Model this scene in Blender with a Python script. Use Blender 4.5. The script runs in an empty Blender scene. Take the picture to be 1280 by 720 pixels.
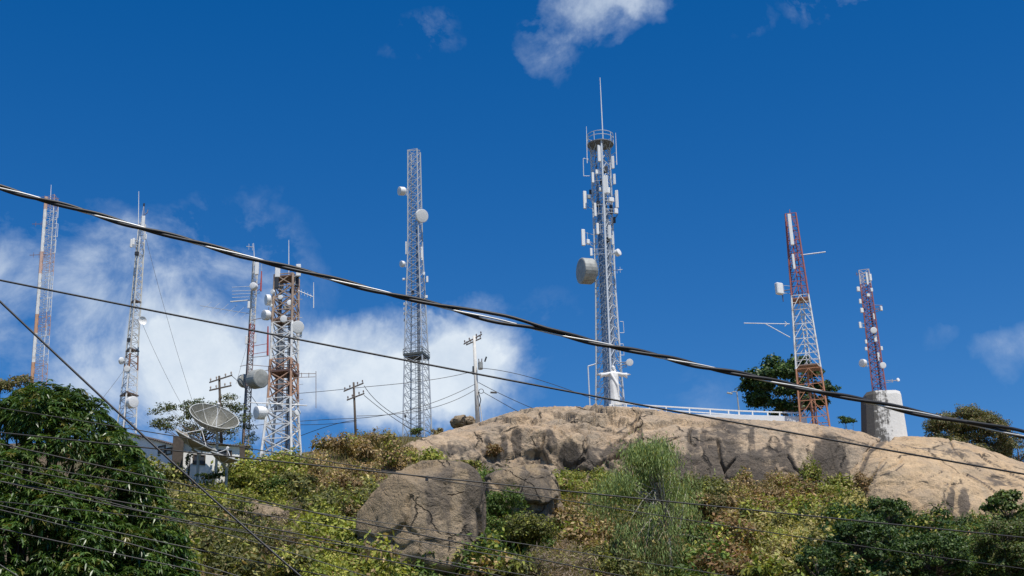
import bpy, math, random
import numpy as np
from mathutils import Vector, Matrix, Euler

rng = np.random.default_rng(11)
random.seed(11)
sc = bpy.context.scene
COL = sc.collection

# ------------------------------------------------------------------ camera
F = 1849.0                       # focal length in units of 1/1280 of the picture width
PITCH, ROLL = math.radians(20.0), -0.031
CAM = np.array([0.0, 0.0, 1.7])
cam_d = bpy.data.cameras.new("camera")
cam_d.sensor_width = 36.0
cam_d.lens = 36.0 * F / 1280.0
cam_d.clip_start, cam_d.clip_end = 0.1, 6000.0
cam = bpy.data.objects.new("camera", cam_d)
COL.objects.link(cam)
Rm = Matrix.Rotation(math.pi / 2 + PITCH, 3, 'X') @ Matrix.Rotation(ROLL, 3, 'Z')
cam.matrix_world = Matrix.Translation(CAM) @ Rm.to_4x4()
sc.camera = cam
R = np.array(Rm)

# ------------------------------------------------------------------ light
SUN_EL, SUN_AZ = 64.0, 150.0     # azimuth clockwise from +Y: high, behind the camera, to its right
az, el = math.radians(SUN_AZ), math.radians(SUN_EL)
TO_SUN = Vector((math.sin(az) * math.cos(el), math.cos(az) * math.cos(el), math.sin(el)))
sun_d = bpy.data.lights.new("sun", 'SUN')
sun_d.energy = 5.0
sun_d.angle = math.radians(0.53)
sun_d.color = (1.0, 0.945, 0.86)
sun = bpy.data.objects.new("sun", sun_d)
sun.rotation_euler = TO_SUN.to_track_quat('Z', 'Y').to_euler()
sun.location = (-40, -40, 80)
COL.objects.link(sun)
sc.view_settings.view_transform = 'Standard'
sc.view_settings.look = 'None'
sc.view_settings.exposure = 0.0
sc.view_settings.gamma = 1.0
sc.view_settings.use_curve_mapping = False
SKY_STRENGTH = 0.12
SKY_SAT, SKY_VAL, SKY_HUE = 1.44, 0.95, 0.508

def ray(px, py):
    d = R @ np.array([(px - 640.0) / F, (360.0 - py) / F, -1.0])
    return d

def P(px, py, Y):
    """The world point seen in direction (px, py) at ground distance Y from the camera."""
    d = ray(px, py)
    return CAM + d * (Y / d[1])

def proj(p):
    q = (np.asarray(p) - CAM) @ R
    return 640 - F * q[..., 0] / q[..., 2], 360 + F * q[..., 1] / q[..., 2]

def mpp(p):
    return -((np.asarray(p) - CAM) @ R)[2] / F      # metres per picture unit at p

# ------------------------------------------------------------------ numeric noise
def _hash(ix, iy, iz, seed=0):
    h = (ix * 374761393 + iy * 668265263 + iz * 2147483647 + seed * 974634777) & 0xFFFFFFFF
    h = ((h ^ (h >> 13)) * 1274126177) & 0xFFFFFFFF
    h = ((h ^ (h >> 16)) * 2246822519) & 0xFFFFFFFF
    return ((h ^ (h >> 15)) & 0xFFFFFF) / float(0xFFFFFF)

def vnoise(p, seed=0):
    p = np.asarray(p, float)
    i = np.floor(p).astype(np.int64)
    f = p - i
    f = f * f * f * (f * (f * 6 - 15) + 10)
    r = 0
    for dx in (0, 1):
        for dy in (0, 1):
            for dz in (0, 1):
                w = (f[..., 0] if dx else 1 - f[..., 0]) * (f[..., 1] if dy else 1 - f[..., 1]) * (f[..., 2] if dz else 1 - f[..., 2])
                r = r + w * _hash(i[..., 0] + dx, i[..., 1] + dy, i[..., 2] + dz, seed)
    return r * 2 - 1

def fbm(p, octv=4, seed=0, gain=0.5):
    p = np.asarray(p, float)
    a, s, r = 1.0, 0.0, 0
    for o in range(octv):
        r = r + a * vnoise(p * (2.03 ** o) + 17.3 * o, seed + o)
        s += a
        a *= gain
    return r / s

def cells(p, seed=0, tilt=0.0):
    """per-cell random value (tilted like a broken face) and distance to the border between jittered cells"""
    p = np.asarray(p, float)
    i = np.floor(p).astype(np.int64)
    d1 = np.full(p.shape[:-1], 9.0); d2 = d1.copy(); v = np.zeros_like(d1)
    for dx in (-1, 0, 1):
        for dy in (-1, 0, 1):
            for dz in (-1, 0, 1):
                c = i + np.array([dx, dy, dz])
                h = [_hash(c[..., 0], c[..., 1], c[..., 2], seed + k) for k in range(4)]
                q = c + np.stack(h[:3], -1)
                d = np.linalg.norm(p - q, axis=-1)
                nearer = d < d1
                d2 = np.where(nearer, d1, np.minimum(d2, d))
                v = np.where(nearer, h[3] + (tilt * ((p - q) * np.stack([_hash(c[..., 0], c[..., 1], c[..., 2], seed + 9 + k) - .5 for k in range(3)], -1)).sum(-1) if tilt else 0), v)
                d1 = np.where(nearer, d, d1)
    return v * 2 - 1, d2 - d1

# ------------------------------------------------------------------ materials
def new_mat(name):
    m = bpy.data.materials.new(name)
    m.use_nodes = True
    nt = m.node_tree
    return m, nt, nt.nodes["Principled BSDF"]

def nd(nt, typ, **kw):
    n = nt.nodes.new(typ)
    for k, v in kw.items():
        if k in n.inputs:
            n.inputs[k].default_value = v
        else:
            setattr(n, k, v)
    return n

def mixc(nt, fac, a, b, blend='MIX'):
    n = nt.nodes.new('ShaderNodeMix')
    n.data_type = 'RGBA'
    n.blend_type = blend
    for sock, val in ((n.inputs[0], fac), (n.inputs[6], a), (n.inputs[7], b)):
        if isinstance(val, (int, float)):
            sock.default_value = val
        elif isinstance(val, tuple):
            sock.default_value = val if len(val) == 4 else val + (1.0,)
        else:
            nt.links.new(val, sock)
    return n.outputs[2]

def mth(nt, op, a, b=None, clamp=False):
    n = nt.nodes.new('ShaderNodeMath')
    n.operation = op
    n.use_clamp = clamp
    for k, val in enumerate((a, b)):
        if val is None:
            continue
        if isinstance(val, (int, float)):
            n.inputs[k].default_value = val
        else:
            nt.links.new(val, n.inputs[k])
    return n.outputs[0]

def ramp(nt, src, stops):
    n = nt.nodes.new('ShaderNodeValToRGB')
    e = n.color_ramp.elements
    while len(e) < len(stops):
        e.new(0.5)
    for k, (p, c) in enumerate(stops):
        e[k].position = p
        e[k].color = (c, c, c, 1) if isinstance(c, (int, float)) else tuple(c) + (1,)
    nt.links.new(src, n.inputs[0])
    return n.outputs[0]

def noise_tex(nt, scale, detail=5.0, rough=0.55, vec=None, dist=0.0):
    n = nd(nt, 'ShaderNodeTexNoise', Scale=scale, Detail=detail, Roughness=rough, Distortion=dist)
    if vec is not None:
        nt.links.new(vec, n.inputs['Vector'])
    return n.outputs['Fac']

def obj_coord(nt, scale=(1, 1, 1)):
    t = nt.nodes.new('ShaderNodeTexCoord')
    m = nt.nodes.new('ShaderNodeMapping')
    m.inputs['Scale'].default_value = scale
    nt.links.new(t.outputs['Object'], m.inputs['Vector'])
    return m.outputs[0]

def bump(nt, bsdf, h, strength=0.5, dist=0.1):
    b = nd(nt, 'ShaderNodeBump', Strength=strength, Distance=dist)
    nt.links.new(h, b.inputs['Height'])
    nt.links.new(b.outputs[0], bsdf.inputs['Normal'])

def mat_painted(name, rough=0.5, metal=0.0, wear=0.35, wear_col=(0.17, 0.085, 0.05)):
    """paint colour from the per-vertex 'col', worn by a rust noise"""
    m, nt, b = new_mat(name)
    a = nd(nt, 'ShaderNodeAttribute', attribute_name='col')
    v = obj_coord(nt)
    n1 = noise_tex(nt, 1.3, 6, 0.7, v)
    n2 = noise_tex(nt, 7.0, 4, 0.6, v)
    msk = ramp(nt, n1, [(0.5, 0.0), (0.72, wear)])
    c = mixc(nt, msk, a.outputs['Color'], wear_col)
    c = mixc(nt, 0.25, c, ramp(nt, n2, [(0.3, 0.55), (0.7, 1.0)]), 'MULTIPLY')
    nt.links.new(c, b.inputs['Base Color'])
    b.inputs['Roughness'].default_value = rough
    b.inputs['Metallic'].default_value = metal
    return m

def mat_leaf(name, rough=0.5, spec=0.35, transl=0.3):
    m, nt, b = new_mat(name)
    a = nd(nt, 'ShaderNodeAttribute', attribute_name='col')
    nt.links.new(a.outputs['Color'], b.inputs['Base Color'])
    b.inputs['Roughness'].default_value = rough
    b.inputs['Specular IOR Level'].default_value = spec
    t = nt.nodes.new('ShaderNodeBsdfTranslucent')
    tc = mixc(nt, 1.0, a.outputs['Color'], (0.95, 1.0, 0.45), 'MULTIPLY')
    nt.links.new(tc, t.inputs['Color'])
    mx = nt.nodes.new('ShaderNodeMixShader')
    mx.inputs[0].default_value = transl
    nt.links.new(b.outputs[0], mx.inputs[1])
    nt.links.new(t.outputs[0], mx.inputs[2])
    nt.links.new(mx.outputs[0], nt.nodes['Material Output'].inputs['Surface'])
    return m

def mat_plain(name, colr, rough=0.6, metal=0.0, var=0.25, scale=3.0, spec=0.5):
    m, nt, b = new_mat(name)
    n = noise_tex(nt, scale, 5, 0.6, obj_coord(nt))
    c = mixc(nt, ramp(nt, n, [(0.3, 0.0), (0.7, 1.0)]), tuple(x * (1 - var) for x in colr), colr)
    nt.links.new(c, b.inputs['Base Color'])
    b.inputs['Roughness'].default_value = rough
    b.inputs['Metallic'].default_value = metal
    b.inputs['Specular IOR Level'].default_value = spec
    return m

def mat_rock(name, light, warm, dark, bump_s=0.7, streak=0.5, grey=0.0, crack=0.3):
    """granite: warm mottled face, grey weathering, dark lichen runs plus painted ledge and crevice shade (vertex 'stain'), fine grain"""
    m, nt, b = new_mat(name)
    v = obj_coord(nt)
    vs = obj_coord(nt, (1.0, 1.0, 0.16))
    st = nd(nt, 'ShaderNodeAttribute', attribute_name='stain_shade')
    big = noise_tex(nt, 0.22, 6, 0.6, v)
    mid = noise_tex(nt, 1.1, 7, 0.65, v, 0.6)
    fine = noise_tex(nt, 6.0, 6, 0.7, v)
    run = noise_tex(nt, 0.8, 6, 0.62, vs, 0.8)
    c = mixc(nt, ramp(nt, big, [(0.35, 0.0), (0.65, 1.0)]), warm, light)
    c = mixc(nt, ramp(nt, mid, [(0.48, 0.0), (0.75, 0.6)]), c, tuple(0.55 * (x + y) for x, y in zip(dark, warm)))
    if grey:
        wn = noise_tex(nt, 0.3, 8, 0.68, obj_coord(nt, (1.0, 1.0, 0.55)), 0.7)
        c = mixc(nt, ramp(nt, wn, [(0.44, 0.0), (0.6, grey)]), c, (0.30, 0.26, 0.205))
        wn2 = noise_tex(nt, 1.9, 8, 0.75, v, 0.4)
        c = mixc(nt, ramp(nt, wn2, [(0.55, 0.0), (0.66, .65)]), c, tuple(1.5 * x for x in dark))
    c = mixc(nt, 0.55, c, ramp(nt, fine, [(0.25, 0.5), (0.62, 1.0)]), 'MULTIPLY')
    wv = nd(nt, 'ShaderNodeTexNoise', Scale=0.7, Detail=4.0); nt.links.new(v, wv.inputs['Vector'])
    wa = nd(nt, 'ShaderNodeVectorMath', operation='ADD'); nt.links.new(v, wa.inputs[0])
    ws = nd(nt, 'ShaderNodeVectorMath', operation='SCALE'); ws.inputs['Scale'].default_value = 1.6
    nt.links.new(wv.outputs['Color'], ws.inputs[0]); nt.links.new(ws.outputs[0], wa.inputs[1])
    vo = nd(nt, 'ShaderNodeTexVoronoi', feature='DISTANCE_TO_EDGE', Scale=crack)
    nt.links.new(wa.outputs[0], vo.inputs['Vector'])
    ck = mth(nt, 'MULTIPLY', ramp(nt, vo.outputs['Distance'], [(0.006, 1.0), (0.028, 0.0)]), ramp(nt, noise_tex(nt, 0.45, 3, .5, v), [(0.5, 0.0), (0.58, 1.0)]))
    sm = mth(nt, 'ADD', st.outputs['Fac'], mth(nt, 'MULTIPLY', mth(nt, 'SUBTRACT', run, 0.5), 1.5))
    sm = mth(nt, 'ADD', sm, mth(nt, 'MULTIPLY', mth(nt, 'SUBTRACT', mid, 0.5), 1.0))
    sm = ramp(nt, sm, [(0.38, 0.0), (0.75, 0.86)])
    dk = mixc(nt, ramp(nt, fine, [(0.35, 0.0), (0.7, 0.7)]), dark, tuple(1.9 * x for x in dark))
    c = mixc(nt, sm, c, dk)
    if streak:
        rk = ramp(nt, run, [(0.52, 0.0), (0.68, streak)])
        c = mixc(nt, rk, c, tuple(1.6 * x for x in dark))
    c = mixc(nt, mth(nt, 'MULTIPLY', ck, .8), c, tuple(.5 * x for x in dark))
    nt.links.new(c, b.inputs['Base Color'])
    b.inputs['Roughness'].default_value = 0.88
    b.inputs['Specular IOR Level'].default_value = 0.25
    h = mth(nt, 'ADD', mth(nt, 'MULTIPLY', mid, 1.6), mth(nt, 'MULTIPLY', fine, 0.6))
    h = mth(nt, 'SUBTRACT', h, mth(nt, 'MULTIPLY', ck, .9))
    bump(nt, b, h, bump_s, 0.3)
    return m

M = {}
M['steel'] = mat_painted('painted_steel', 0.5, 0.0, 0.4)
M['galv'] = mat_painted('galvanised_steel', 0.45, 0.1, 0.12, (0.2, 0.17, 0.14))
M['rusty'] = mat_painted('rusty_painted_steel', 0.65, 0.0, 0.85)
M['white'] = mat_plain('white_gloss_paint', (0.82, 0.82, 0.8), 0.4, 0, 0.08, 2)
M['drumgrey'] = mat_plain('weathered_drum_paint', (0.42, 0.43, 0.40), 0.55, 0, 0.45, 1.2)
M['drumpale'] = mat_plain('pale_drum_paint', (0.62, 0.62, 0.57), 0.55, 0, 0.35, 1.2)
M['darkbox'] = mat_plain('dark_equipment', (0.03, 0.033, 0.04), 0.5)
M['dish_mesh'] = mat_plain('dish_mesh_panel', (0.42, 0.42, 0.37), 0.6, 0.0, 0.2, 2)
M['dish_back'] = mat_plain('dish_back_panel', (0.3, 0.26, 0.22), 0.7, 0.0, 0.3, 2)
M['red'] = mat_plain('faded_red_radome', (0.5, 0.1, 0.08), 0.5)
M['leaf'] = mat_leaf('scrub_leaf', 0.6, 0.25, 0.3)
M['mango'] = mat_leaf('mango_leaf', 0.36, 0.5, 0.3)
M['tree'] = mat_leaf('tree_leaf', 0.5, 0.35, 0.28)
M['bark'] = mat_plain('bark', (0.16, 0.12, 0.09), 0.9, 0, 0.5, 6)
M['pale_bark'] = mat_plain('pale_bark', (0.42, 0.38, 0.31), 0.9, 0, 0.4, 6)
M['wood'] = mat_plain('weathered_pole_wood', (0.12, 0.095, 0.075), 0.9, 0, 0.5, 4)
M['black_cable'] = mat_plain('black_cable_sheath', (0.008, 0.008, 0.009), 0.5, 0, 0.3, 4)
M['wire'] = mat_plain('dark_wire_sheath', (0.012, 0.012, 0.012), 0.5, 0, 0.3, 4)
M['grey_wire'] = mat_plain('grey_wire_sheath', (0.04, 0.04, 0.04), 0.45, 0, 0.3, 4)
M['alu'] = mat_plain('bare_aluminium_strand', (0.62, 0.62, 0.6), 0.5, 0.5, 0.2, 9)
M['statue'] = mat_plain('whitewashed_plaster', (0.8, 0.79, 0.76), 0.7, 0, 0.12, 2)
M['porcelain'] = mat_plain('brown_porcelain', (0.12, 0.07, 0.05), 0.3)
M['rock'] = mat_rock('tan_granite', (0.60, 0.455, 0.305), (0.51, 0.37, 0.24), (0.065, 0.056, 0.048), 0.9, 0.45, 0.6, .2)
M['dome'] = mat_rock('pale_tan_granite', (0.65, 0.475, 0.29), (0.57, 0.40, 0.235), (0.09, 0.075, 0.062), 0.8, 0.25, 0.45, .17)
M['boulder'] = mat_rock('grey_brown_granite', (0.47, 0.355, 0.225), (0.37, 0.275, 0.17), (0.10, 0.083, 0.065), 1.0, 0.5, 0.3, .35)

# ------------------------------------------------------------------ mesh building
def tag(o, label=None, cat=None, group=None, kind=None):
    if label: o['label'] = label
    if cat: o['category'] = cat
    if group: o['group'] = group
    if kind: o['kind'] = kind
    return o

def mesh_from(name, V, Fc, mat, parent=None, col=None, attr=None, smooth=False, loc=None):
    """one mesh object from arrays; Fc is an (n,3) or (n,4) array or a list of faces"""
    me = bpy.data.meshes.new(name)
    V = np.asarray(V, float)
    if loc is not None:
        V = V - np.asarray(loc)
    if isinstance(Fc, np.ndarray):
        n, k = Fc.shape
        me.vertices.add(len(V)); me.vertices.foreach_set('co', V.astype(np.float32).ravel())
        me.loops.add(n * k); me.loops.foreach_set('vertex_index', Fc.astype(np.int32).ravel())
        me.polygons.add(n)
        me.polygons.foreach_set('loop_start', np.arange(0, n * k, k, dtype=np.int32))
        me.polygons.foreach_set('loop_total', np.full(n, k, dtype=np.int32))
        me.update(calc_edges=True)
        me.validate()
    else:
        me.from_pydata([tuple(v) for v in V], [], [tuple(f) for f in Fc])
    if col is not None:
        a = me.attributes.new('col', 'FLOAT_COLOR', 'POINT')
        c = np.ones((len(V), 4), np.float32); c[:, :3] = col
        a.data.foreach_set('color', c.ravel())
    if attr:
        for k, val in attr.items():
            a = me.attributes.new(k, 'FLOAT', 'POINT')
            a.data.foreach_set('value', np.asarray(val, np.float32))
    if smooth:
        me.polygons.foreach_set('use_smooth', np.ones(len(me.polygons), bool))
    me.materials.append(mat)
    o = bpy.data.objects.new(name, me)
    COL.objects.link(o)
    if loc is not None and parent is None:
        o.location = loc
    if parent is not None:
        o.parent = parent
    return o

def empty(name, loc, label, cat, group=None):
    o = bpy.data.objects.new(name, None)
    o.location = loc
    o.empty_display_size = 0.3
    COL.objects.link(o)
    return tag(o, label, cat, group)

def frame(d, up=(0, 0, 1)):
    d = np.asarray(d, float); d = d / np.linalg.norm(d)
    up = np.asarray(up, float)
    if abs(d @ up) > 0.98: up = np.array([1.0, 0, 0])
    a = np.cross(up, d); a /= np.linalg.norm(a)
    return a, np.cross(d, a), d

class MB:
    def __init__(s): s.V, s.F, s.C = [], [], []
    def add(s, V, Fc, col):
        o = len(s.V)
        s.V.extend([tuple(v) for v in V]); s.F.extend([tuple(i + o for i in f) for f in Fc])
        s.C.extend([tuple(col)] * len(V))
    def beam(s, p, q, r, col=(0.5, 0.5, 0.5), n=4, r2=None):
        p, q = np.asarray(p, float), np.asarray(q, float)
        if np.linalg.norm(q - p) < 1e-6: return
        a, b, d = frame(q - p)
        r2 = r if r2 is None else r2
        V = []
        for c, rr in ((p, r), (q, r2)):
            for k in range(n):
                t = 2 * math.pi * (k + 0.5) / n
                V.append(c + rr * (math.cos(t) * a + math.sin(t) * b))
        Fc = [(k, (k + 1) % n, n + (k + 1) % n, n + k) for k in range(n)]
        Fc += [tuple(range(n - 1, -1, -1)), tuple(range(n, 2 * n))]
        s.add(V, Fc, col)
    def tube(s, pts, radii, col=(0.5, 0.5, 0.5), n=6, closed=False):
        pts = [np.asarray(p, float) for p in pts]
        if np.isscalar(radii): radii = [radii] * len(pts)
        V = []
        m = len(pts)
        a_prev = None
        for i, p in enumerate(pts):
            d = pts[(i + 1) % m] - pts[i - 1] if closed else pts[min(i + 1, m - 1)] - pts[max(i - 1, 0)]
            a, b, d = frame(d)
            if a_prev is not None:
                a = a_prev - d * (a_prev @ d); a /= np.linalg.norm(a); b = np.cross(d, a)
            a_prev = a
            for k in range(n):
                t = 2 * math.pi * k / n
                V.append(p + radii[i] * (math.cos(t) * a + math.sin(t) * b))
        Fc = []
        for i in range(m if closed else m - 1):
            j = (i + 1) % m
            for k in range(n):
                Fc.append((i * n + k, i * n + (k + 1) % n, j * n + (k + 1) % n, j * n + k))
        if not closed:
            Fc += [tuple(range(n - 1, -1, -1)), tuple(range((m - 1) * n, m * n))]
        s.add(V, Fc, col)
    def box(s, c, ax, half, col=(0.5, 0.5, 0.5), bev=0.12):
        """box with chamfered edges: ax three axes, half three half sizes"""
        c = np.asarray(c, float)
        ax = [np.asarray(a, float) / np.linalg.norm(a) for a in ax]
        b = bev * min(half)
        V, idx = [], {}
        for sx in (-1, 1):
            for sy in (-1, 1):
                for sz in (-1, 1):
                    sg = (sx, sy, sz)
                    for k in range(3):
                        h = [half[i] - (0 if i == k else b) for i in range(3)]
                        idx[(sg, k)] = len(V)
                        V.append(c + sum(sg[i] * h[i] * ax[i] for i in range(3)))
        Fc = []
        for k in range(3):
            i, j = [t for t in range(3) if t != k]
            for sg in (-1, 1):
                q = []
                for u, w in ((-1, -1), (1, -1), (1, 1), (-1, 1)):
                    z = [0, 0, 0]; z[k] = sg; z[i] = u; z[j] = w
                    q.append(idx[(tuple(z), k)])
                Fc.append(tuple(q))
        for k in range(3):
            i, j = [t for t in range(3) if t != k]
            for u in (-1, 1):
                for w in (-1, 1):
                    z0, z1 = [0, 0, 0], [0, 0, 0]
                    z0[k], z1[k] = -1, 1
                    z0[i] = z1[i] = u; z0[j] = z1[j] = w
                    Fc.append((idx[(tuple(z0), i)], idx[(tuple(z1), i)], idx[(tuple(z1), j)], idx[(tuple(z0), j)]))
        for sx in (-1, 1):
            for sy in (-1, 1):
                for sz in (-1, 1):
                    Fc.append(tuple(idx[((sx, sy, sz), k)] for k in range(3)))
        s.add(V, Fc, col)
    def lathe(s, c, d, prof, col=(0.5, 0.5, 0.5), n=20):
        """prof: list of (along, radius)"""
        c = np.asarray(c, float)
        a, b, d = frame(d)
        V = []
        for h, r in prof:
            for k in range(n):
                t = 2 * math.pi * k / n
                V.append(c + h * d + r * (math.cos(t) * a + math.sin(t) * b))
        Fc = []
        for i in range(len(prof) - 1):
            for k in range(n):
                Fc.append((i * n + k, i * n + (k + 1) % n, (i + 1) * n + (k + 1) % n, (i + 1) * n + k))
        Fc += [tuple(range(n - 1, -1, -1)), tuple(range((len(prof) - 1) * n, len(prof) * n))]
        s.add(V, Fc, col)
    def build(s, name, mat, parent=None, loc=None, smooth=False):
        V = np.array(s.V)
        off = np.array(parent_origin(parent)) if parent is not None else loc
        if parent is not None:
            V = V - off
            return mesh_from(name, V, s.F, mat, parent, np.array(s.C), smooth=smooth)
        return mesh_from(name, V, s.F, mat, None, np.array(s.C), smooth=smooth, loc=loc)

def parent_origin(o):
    """world location of a (never rotated) parent"""
    p = Vector((0, 0, 0))
    while o is not None:
        p = p + o.location; o = o.parent
    return p

# ------------------------------------------------------------------ world: sky and clouds by direction
def make_world():
    w = bpy.data.worlds.new("World")
    sc.world = w
    w.use_nodes = True
    nt = w.node_tree
    bg = nt.nodes['Background']
    sky = nt.nodes.new('ShaderNodeTexSky')
    sky.sky_type = 'NISHITA'
    sky.sun_disc = False
    sky.sun_elevation = el
    sky.sun_rotation = az
    sky.altitude = 600
    sky.air_density = 1.0
    sky.dust_density = 0.05
    sky.ozone_density = 2.2
    hs = nd(nt, 'ShaderNodeHueSaturation', Hue=SKY_HUE, Saturation=SKY_SAT, Value=SKY_VAL)
    nt.links.new(sky.outputs[0], hs.inputs['Color'])
    tc = nt.nodes.new('ShaderNodeTexCoord')
    warp = nd(nt, 'ShaderNodeTexNoise', Scale=9.0, Detail=6.0, Roughness=0.62)
    nt.links.new(tc.outputs['Generated'], warp.inputs['Vector'])
    sub = nd(nt, 'ShaderNodeVectorMath', operation='SUBTRACT'); sub.inputs[1].default_value = (0.5, 0.5, 0.5)
    nt.links.new(warp.outputs['Color'], sub.inputs[0])
    scl = nd(nt, 'ShaderNodeVectorMath', operation='SCALE'); scl.inputs['Scale'].default_value = 0.085
    nt.links.new(sub.outputs[0], scl.inputs[0])
    addv = nd(nt, 'ShaderNodeVectorMath', operation='ADD')
    nt.links.new(tc.outputs['Generated'], addv.inputs[0]); nt.links.new(scl.outputs[0], addv.inputs[1])
    dvec = addv.outputs[0]
    total = None
    blobs = [(45, 312, 150, 72, .46), (240, 350, 170, 100, .55), (215, 450, 170, 100, .5), (110, 425, 190, 80, .46), (310, 470, 240, 95, .85),
             (480, 455, 170, 78, .85), (596, 446, 92, 84, .95), (200, 520, 240, 60, .5), (560, 500, 130, 52, .35), (-150, 380, 160, 120, .5),
             (728, 6, 66, 50, .66), (785, -14, 66, 38, .42), (684, 58, 26, 34, .26), (540, 38, 56, 32, .3),
             (915, -8, 60, 28, .3), (1060, -24, 80, 38, .5), (1270, 452, 46, 34, .22), (1184, 441, 20, 12, .08),
             (690, 405, 50, 60, .15), (880, 495, 60, 30, .15)]
    for px, py, rx, ry, wgt in blobs:
        c = ray(px, py); c /= np.linalg.norm(c)
        e1 = R @ np.array([1.0, 0, 0]); e1 = e1 - c * (e1 @ c); e1 /= np.linalg.norm(e1)
        e2 = np.cross(e1, c)
        terms = []
        for e, r in ((e1, rx), (e2, ry)):
            dn = nd(nt, 'ShaderNodeVectorMath', operation='DOT_PRODUCT')
            nt.links.new(dvec, dn.inputs[0]); dn.inputs[1].default_value = tuple(e * F / r)
            terms.append(mth(nt, 'MULTIPLY', dn.outputs['Value'], dn.outputs['Value']))
        q = mth(nt, 'ADD', *terms)
        f = mth(nt, 'SUBTRACT', 1.0, q, clamp=True)
        front = nd(nt, 'ShaderNodeVectorMath', operation='DOT_PRODUCT')
        nt.links.new(tc.outputs['Generated'], front.inputs[0]); front.inputs[1].default_value = tuple(c)
        f = mth(nt, 'MULTIPLY', f, mth(nt, 'GREATER_THAN', front.outputs['Value'], 0.0))
        f = mth(nt, 'MULTIPLY', f, wgt)
        total = f if total is None else mth(nt, 'ADD', total, f)
    n1 = nd(nt, 'ShaderNodeTexNoise', Scale=13.0, Detail=10.0, Roughness=0.62, Distortion=0.35)
    nt.links.new(tc.outputs['Generated'], n1.inputs['Vector'])
    # the mass thins out through the noise: dense heart, torn wispy edges
    edge = mth(nt, 'MULTIPLY', total, 4.0, clamp=True)
    t = mth(nt, 'ADD', total, mth(nt, 'MULTIPLY', mth(nt, 'MULTIPLY', mth(nt, 'SUBTRACT', n1.outputs['Fac'], 0.54), 2.9), edge))
    t = mth(nt, 'MULTIPLY', t, 0.8)
    t = ramp(nt, t, [(0.0, 0.0), (0.25, 0.2), (0.56, 0.58), (0.95, 0.92)])
    cc = mixc(nt, t, (4.2, 5.2, 6.6), (7.0, 7.6, 8.1))
    n3 = nd(nt, 'ShaderNodeTexNoise', Scale=21.0, Detail=7.0, Roughness=0.6); nt.links.new(tc.outputs['Generated'], n3.inputs['Vector'])
    cc = mixc(nt, ramp(nt, n3.outputs['Fac'], [(.33, .6), (.56, 0.0)]), cc, (4.6, 5.5, 6.6))
    colr = mixc(nt, t, hs.outputs[0], cc)
    nt.links.new(colr, bg.inputs['Color'])
    bg.inputs['Strength'].default_value = SKY_STRENGTH
make_world()

# ------------------------------------------------------------------ terrain
_ridge = [(-900, 560, 112), (-300, 560, 114), (0, 560, 118), (130, 556, 124), (150, 588, 126), (310, 590, 126), (326, 580, 136), (380, 573, 140), (430, 560, 145),
          (500, 552, 150), (560, 574, 150), (620, 590, 149), (700, 602, 148), (860, 612, 147), (960, 612, 147), (1060, 614, 146),
          (1110, 640, 144), (1180, 664, 142), (1290, 655, 142), (1600, 650, 140), (2200, 650, 140)]
_rp = np.array([P(*r) for r in _ridge])
_ru = _rp[:, 0] / _rp[:, 1]
_rz, _rd = _rp[:, 2], np.array([r[2] for r in _ridge], float)
_rise = np.array([1, 1, 1, 1, 1.5, 1.5, 1.5, 1.5, 1.0, 1.5, 6, 9, 10, 10, 10, 9, 9, 9, 8, 6, 4], float)
_pt = [0, .10, .2, .3, .5, .62, .8, .92, 1.0]
_pf = [0, 0, .03, .10, .30, .456, .71, .88, 1.0]

def ground_z(X, Y):
    X, Y = np.asarray(X, float), np.asarray(Y, float)
    Yc = np.maximum(Y, 1.0)
    u = np.clip(X / Yc, -1.2, 1.2)
    zr, dr, rs = np.interp(u, _ru, _rz), np.interp(u, _ru, _rd), np.interp(u, _ru, _rise)
    t = Yc / dr
    z = np.where(t <= 1, zr * np.interp(t, _pt, _pf), zr + np.minimum((Yc - dr) * 0.42, rs))
    far = np.maximum(Yc - dr - 70, 0)
    z = z * np.exp(-(far / 160.0) ** 2)
    side = np.exp(-np.maximum(np.abs(X) - 130, 0) ** 2 / 150.0 ** 2)
    z = z * side
    amp = np.clip((t - 0.35) * 2, 0, 1) * np.where(t < 1, np.clip((1.02 - t) * 10, 0.1, 1), 0.1) * 0.8
    z = z + amp * fbm(np.stack([X / 7, Y / 7, X * 0], -1), 5, 3, 0.6)
    return z

def hit(px, py, far=230.0, near=25.0):
    d = ray(px, py)
    Ys = np.arange(max(near, 60.0), far, 0.8)
    pts = CAM + d[None, :] * (Ys / d[1])[:, None]
    below = pts[:, 2] < ground_z(pts[:, 0], pts[:, 1])
    if not below.any(): return None
    return pts[int(np.argmax(below))]

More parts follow.
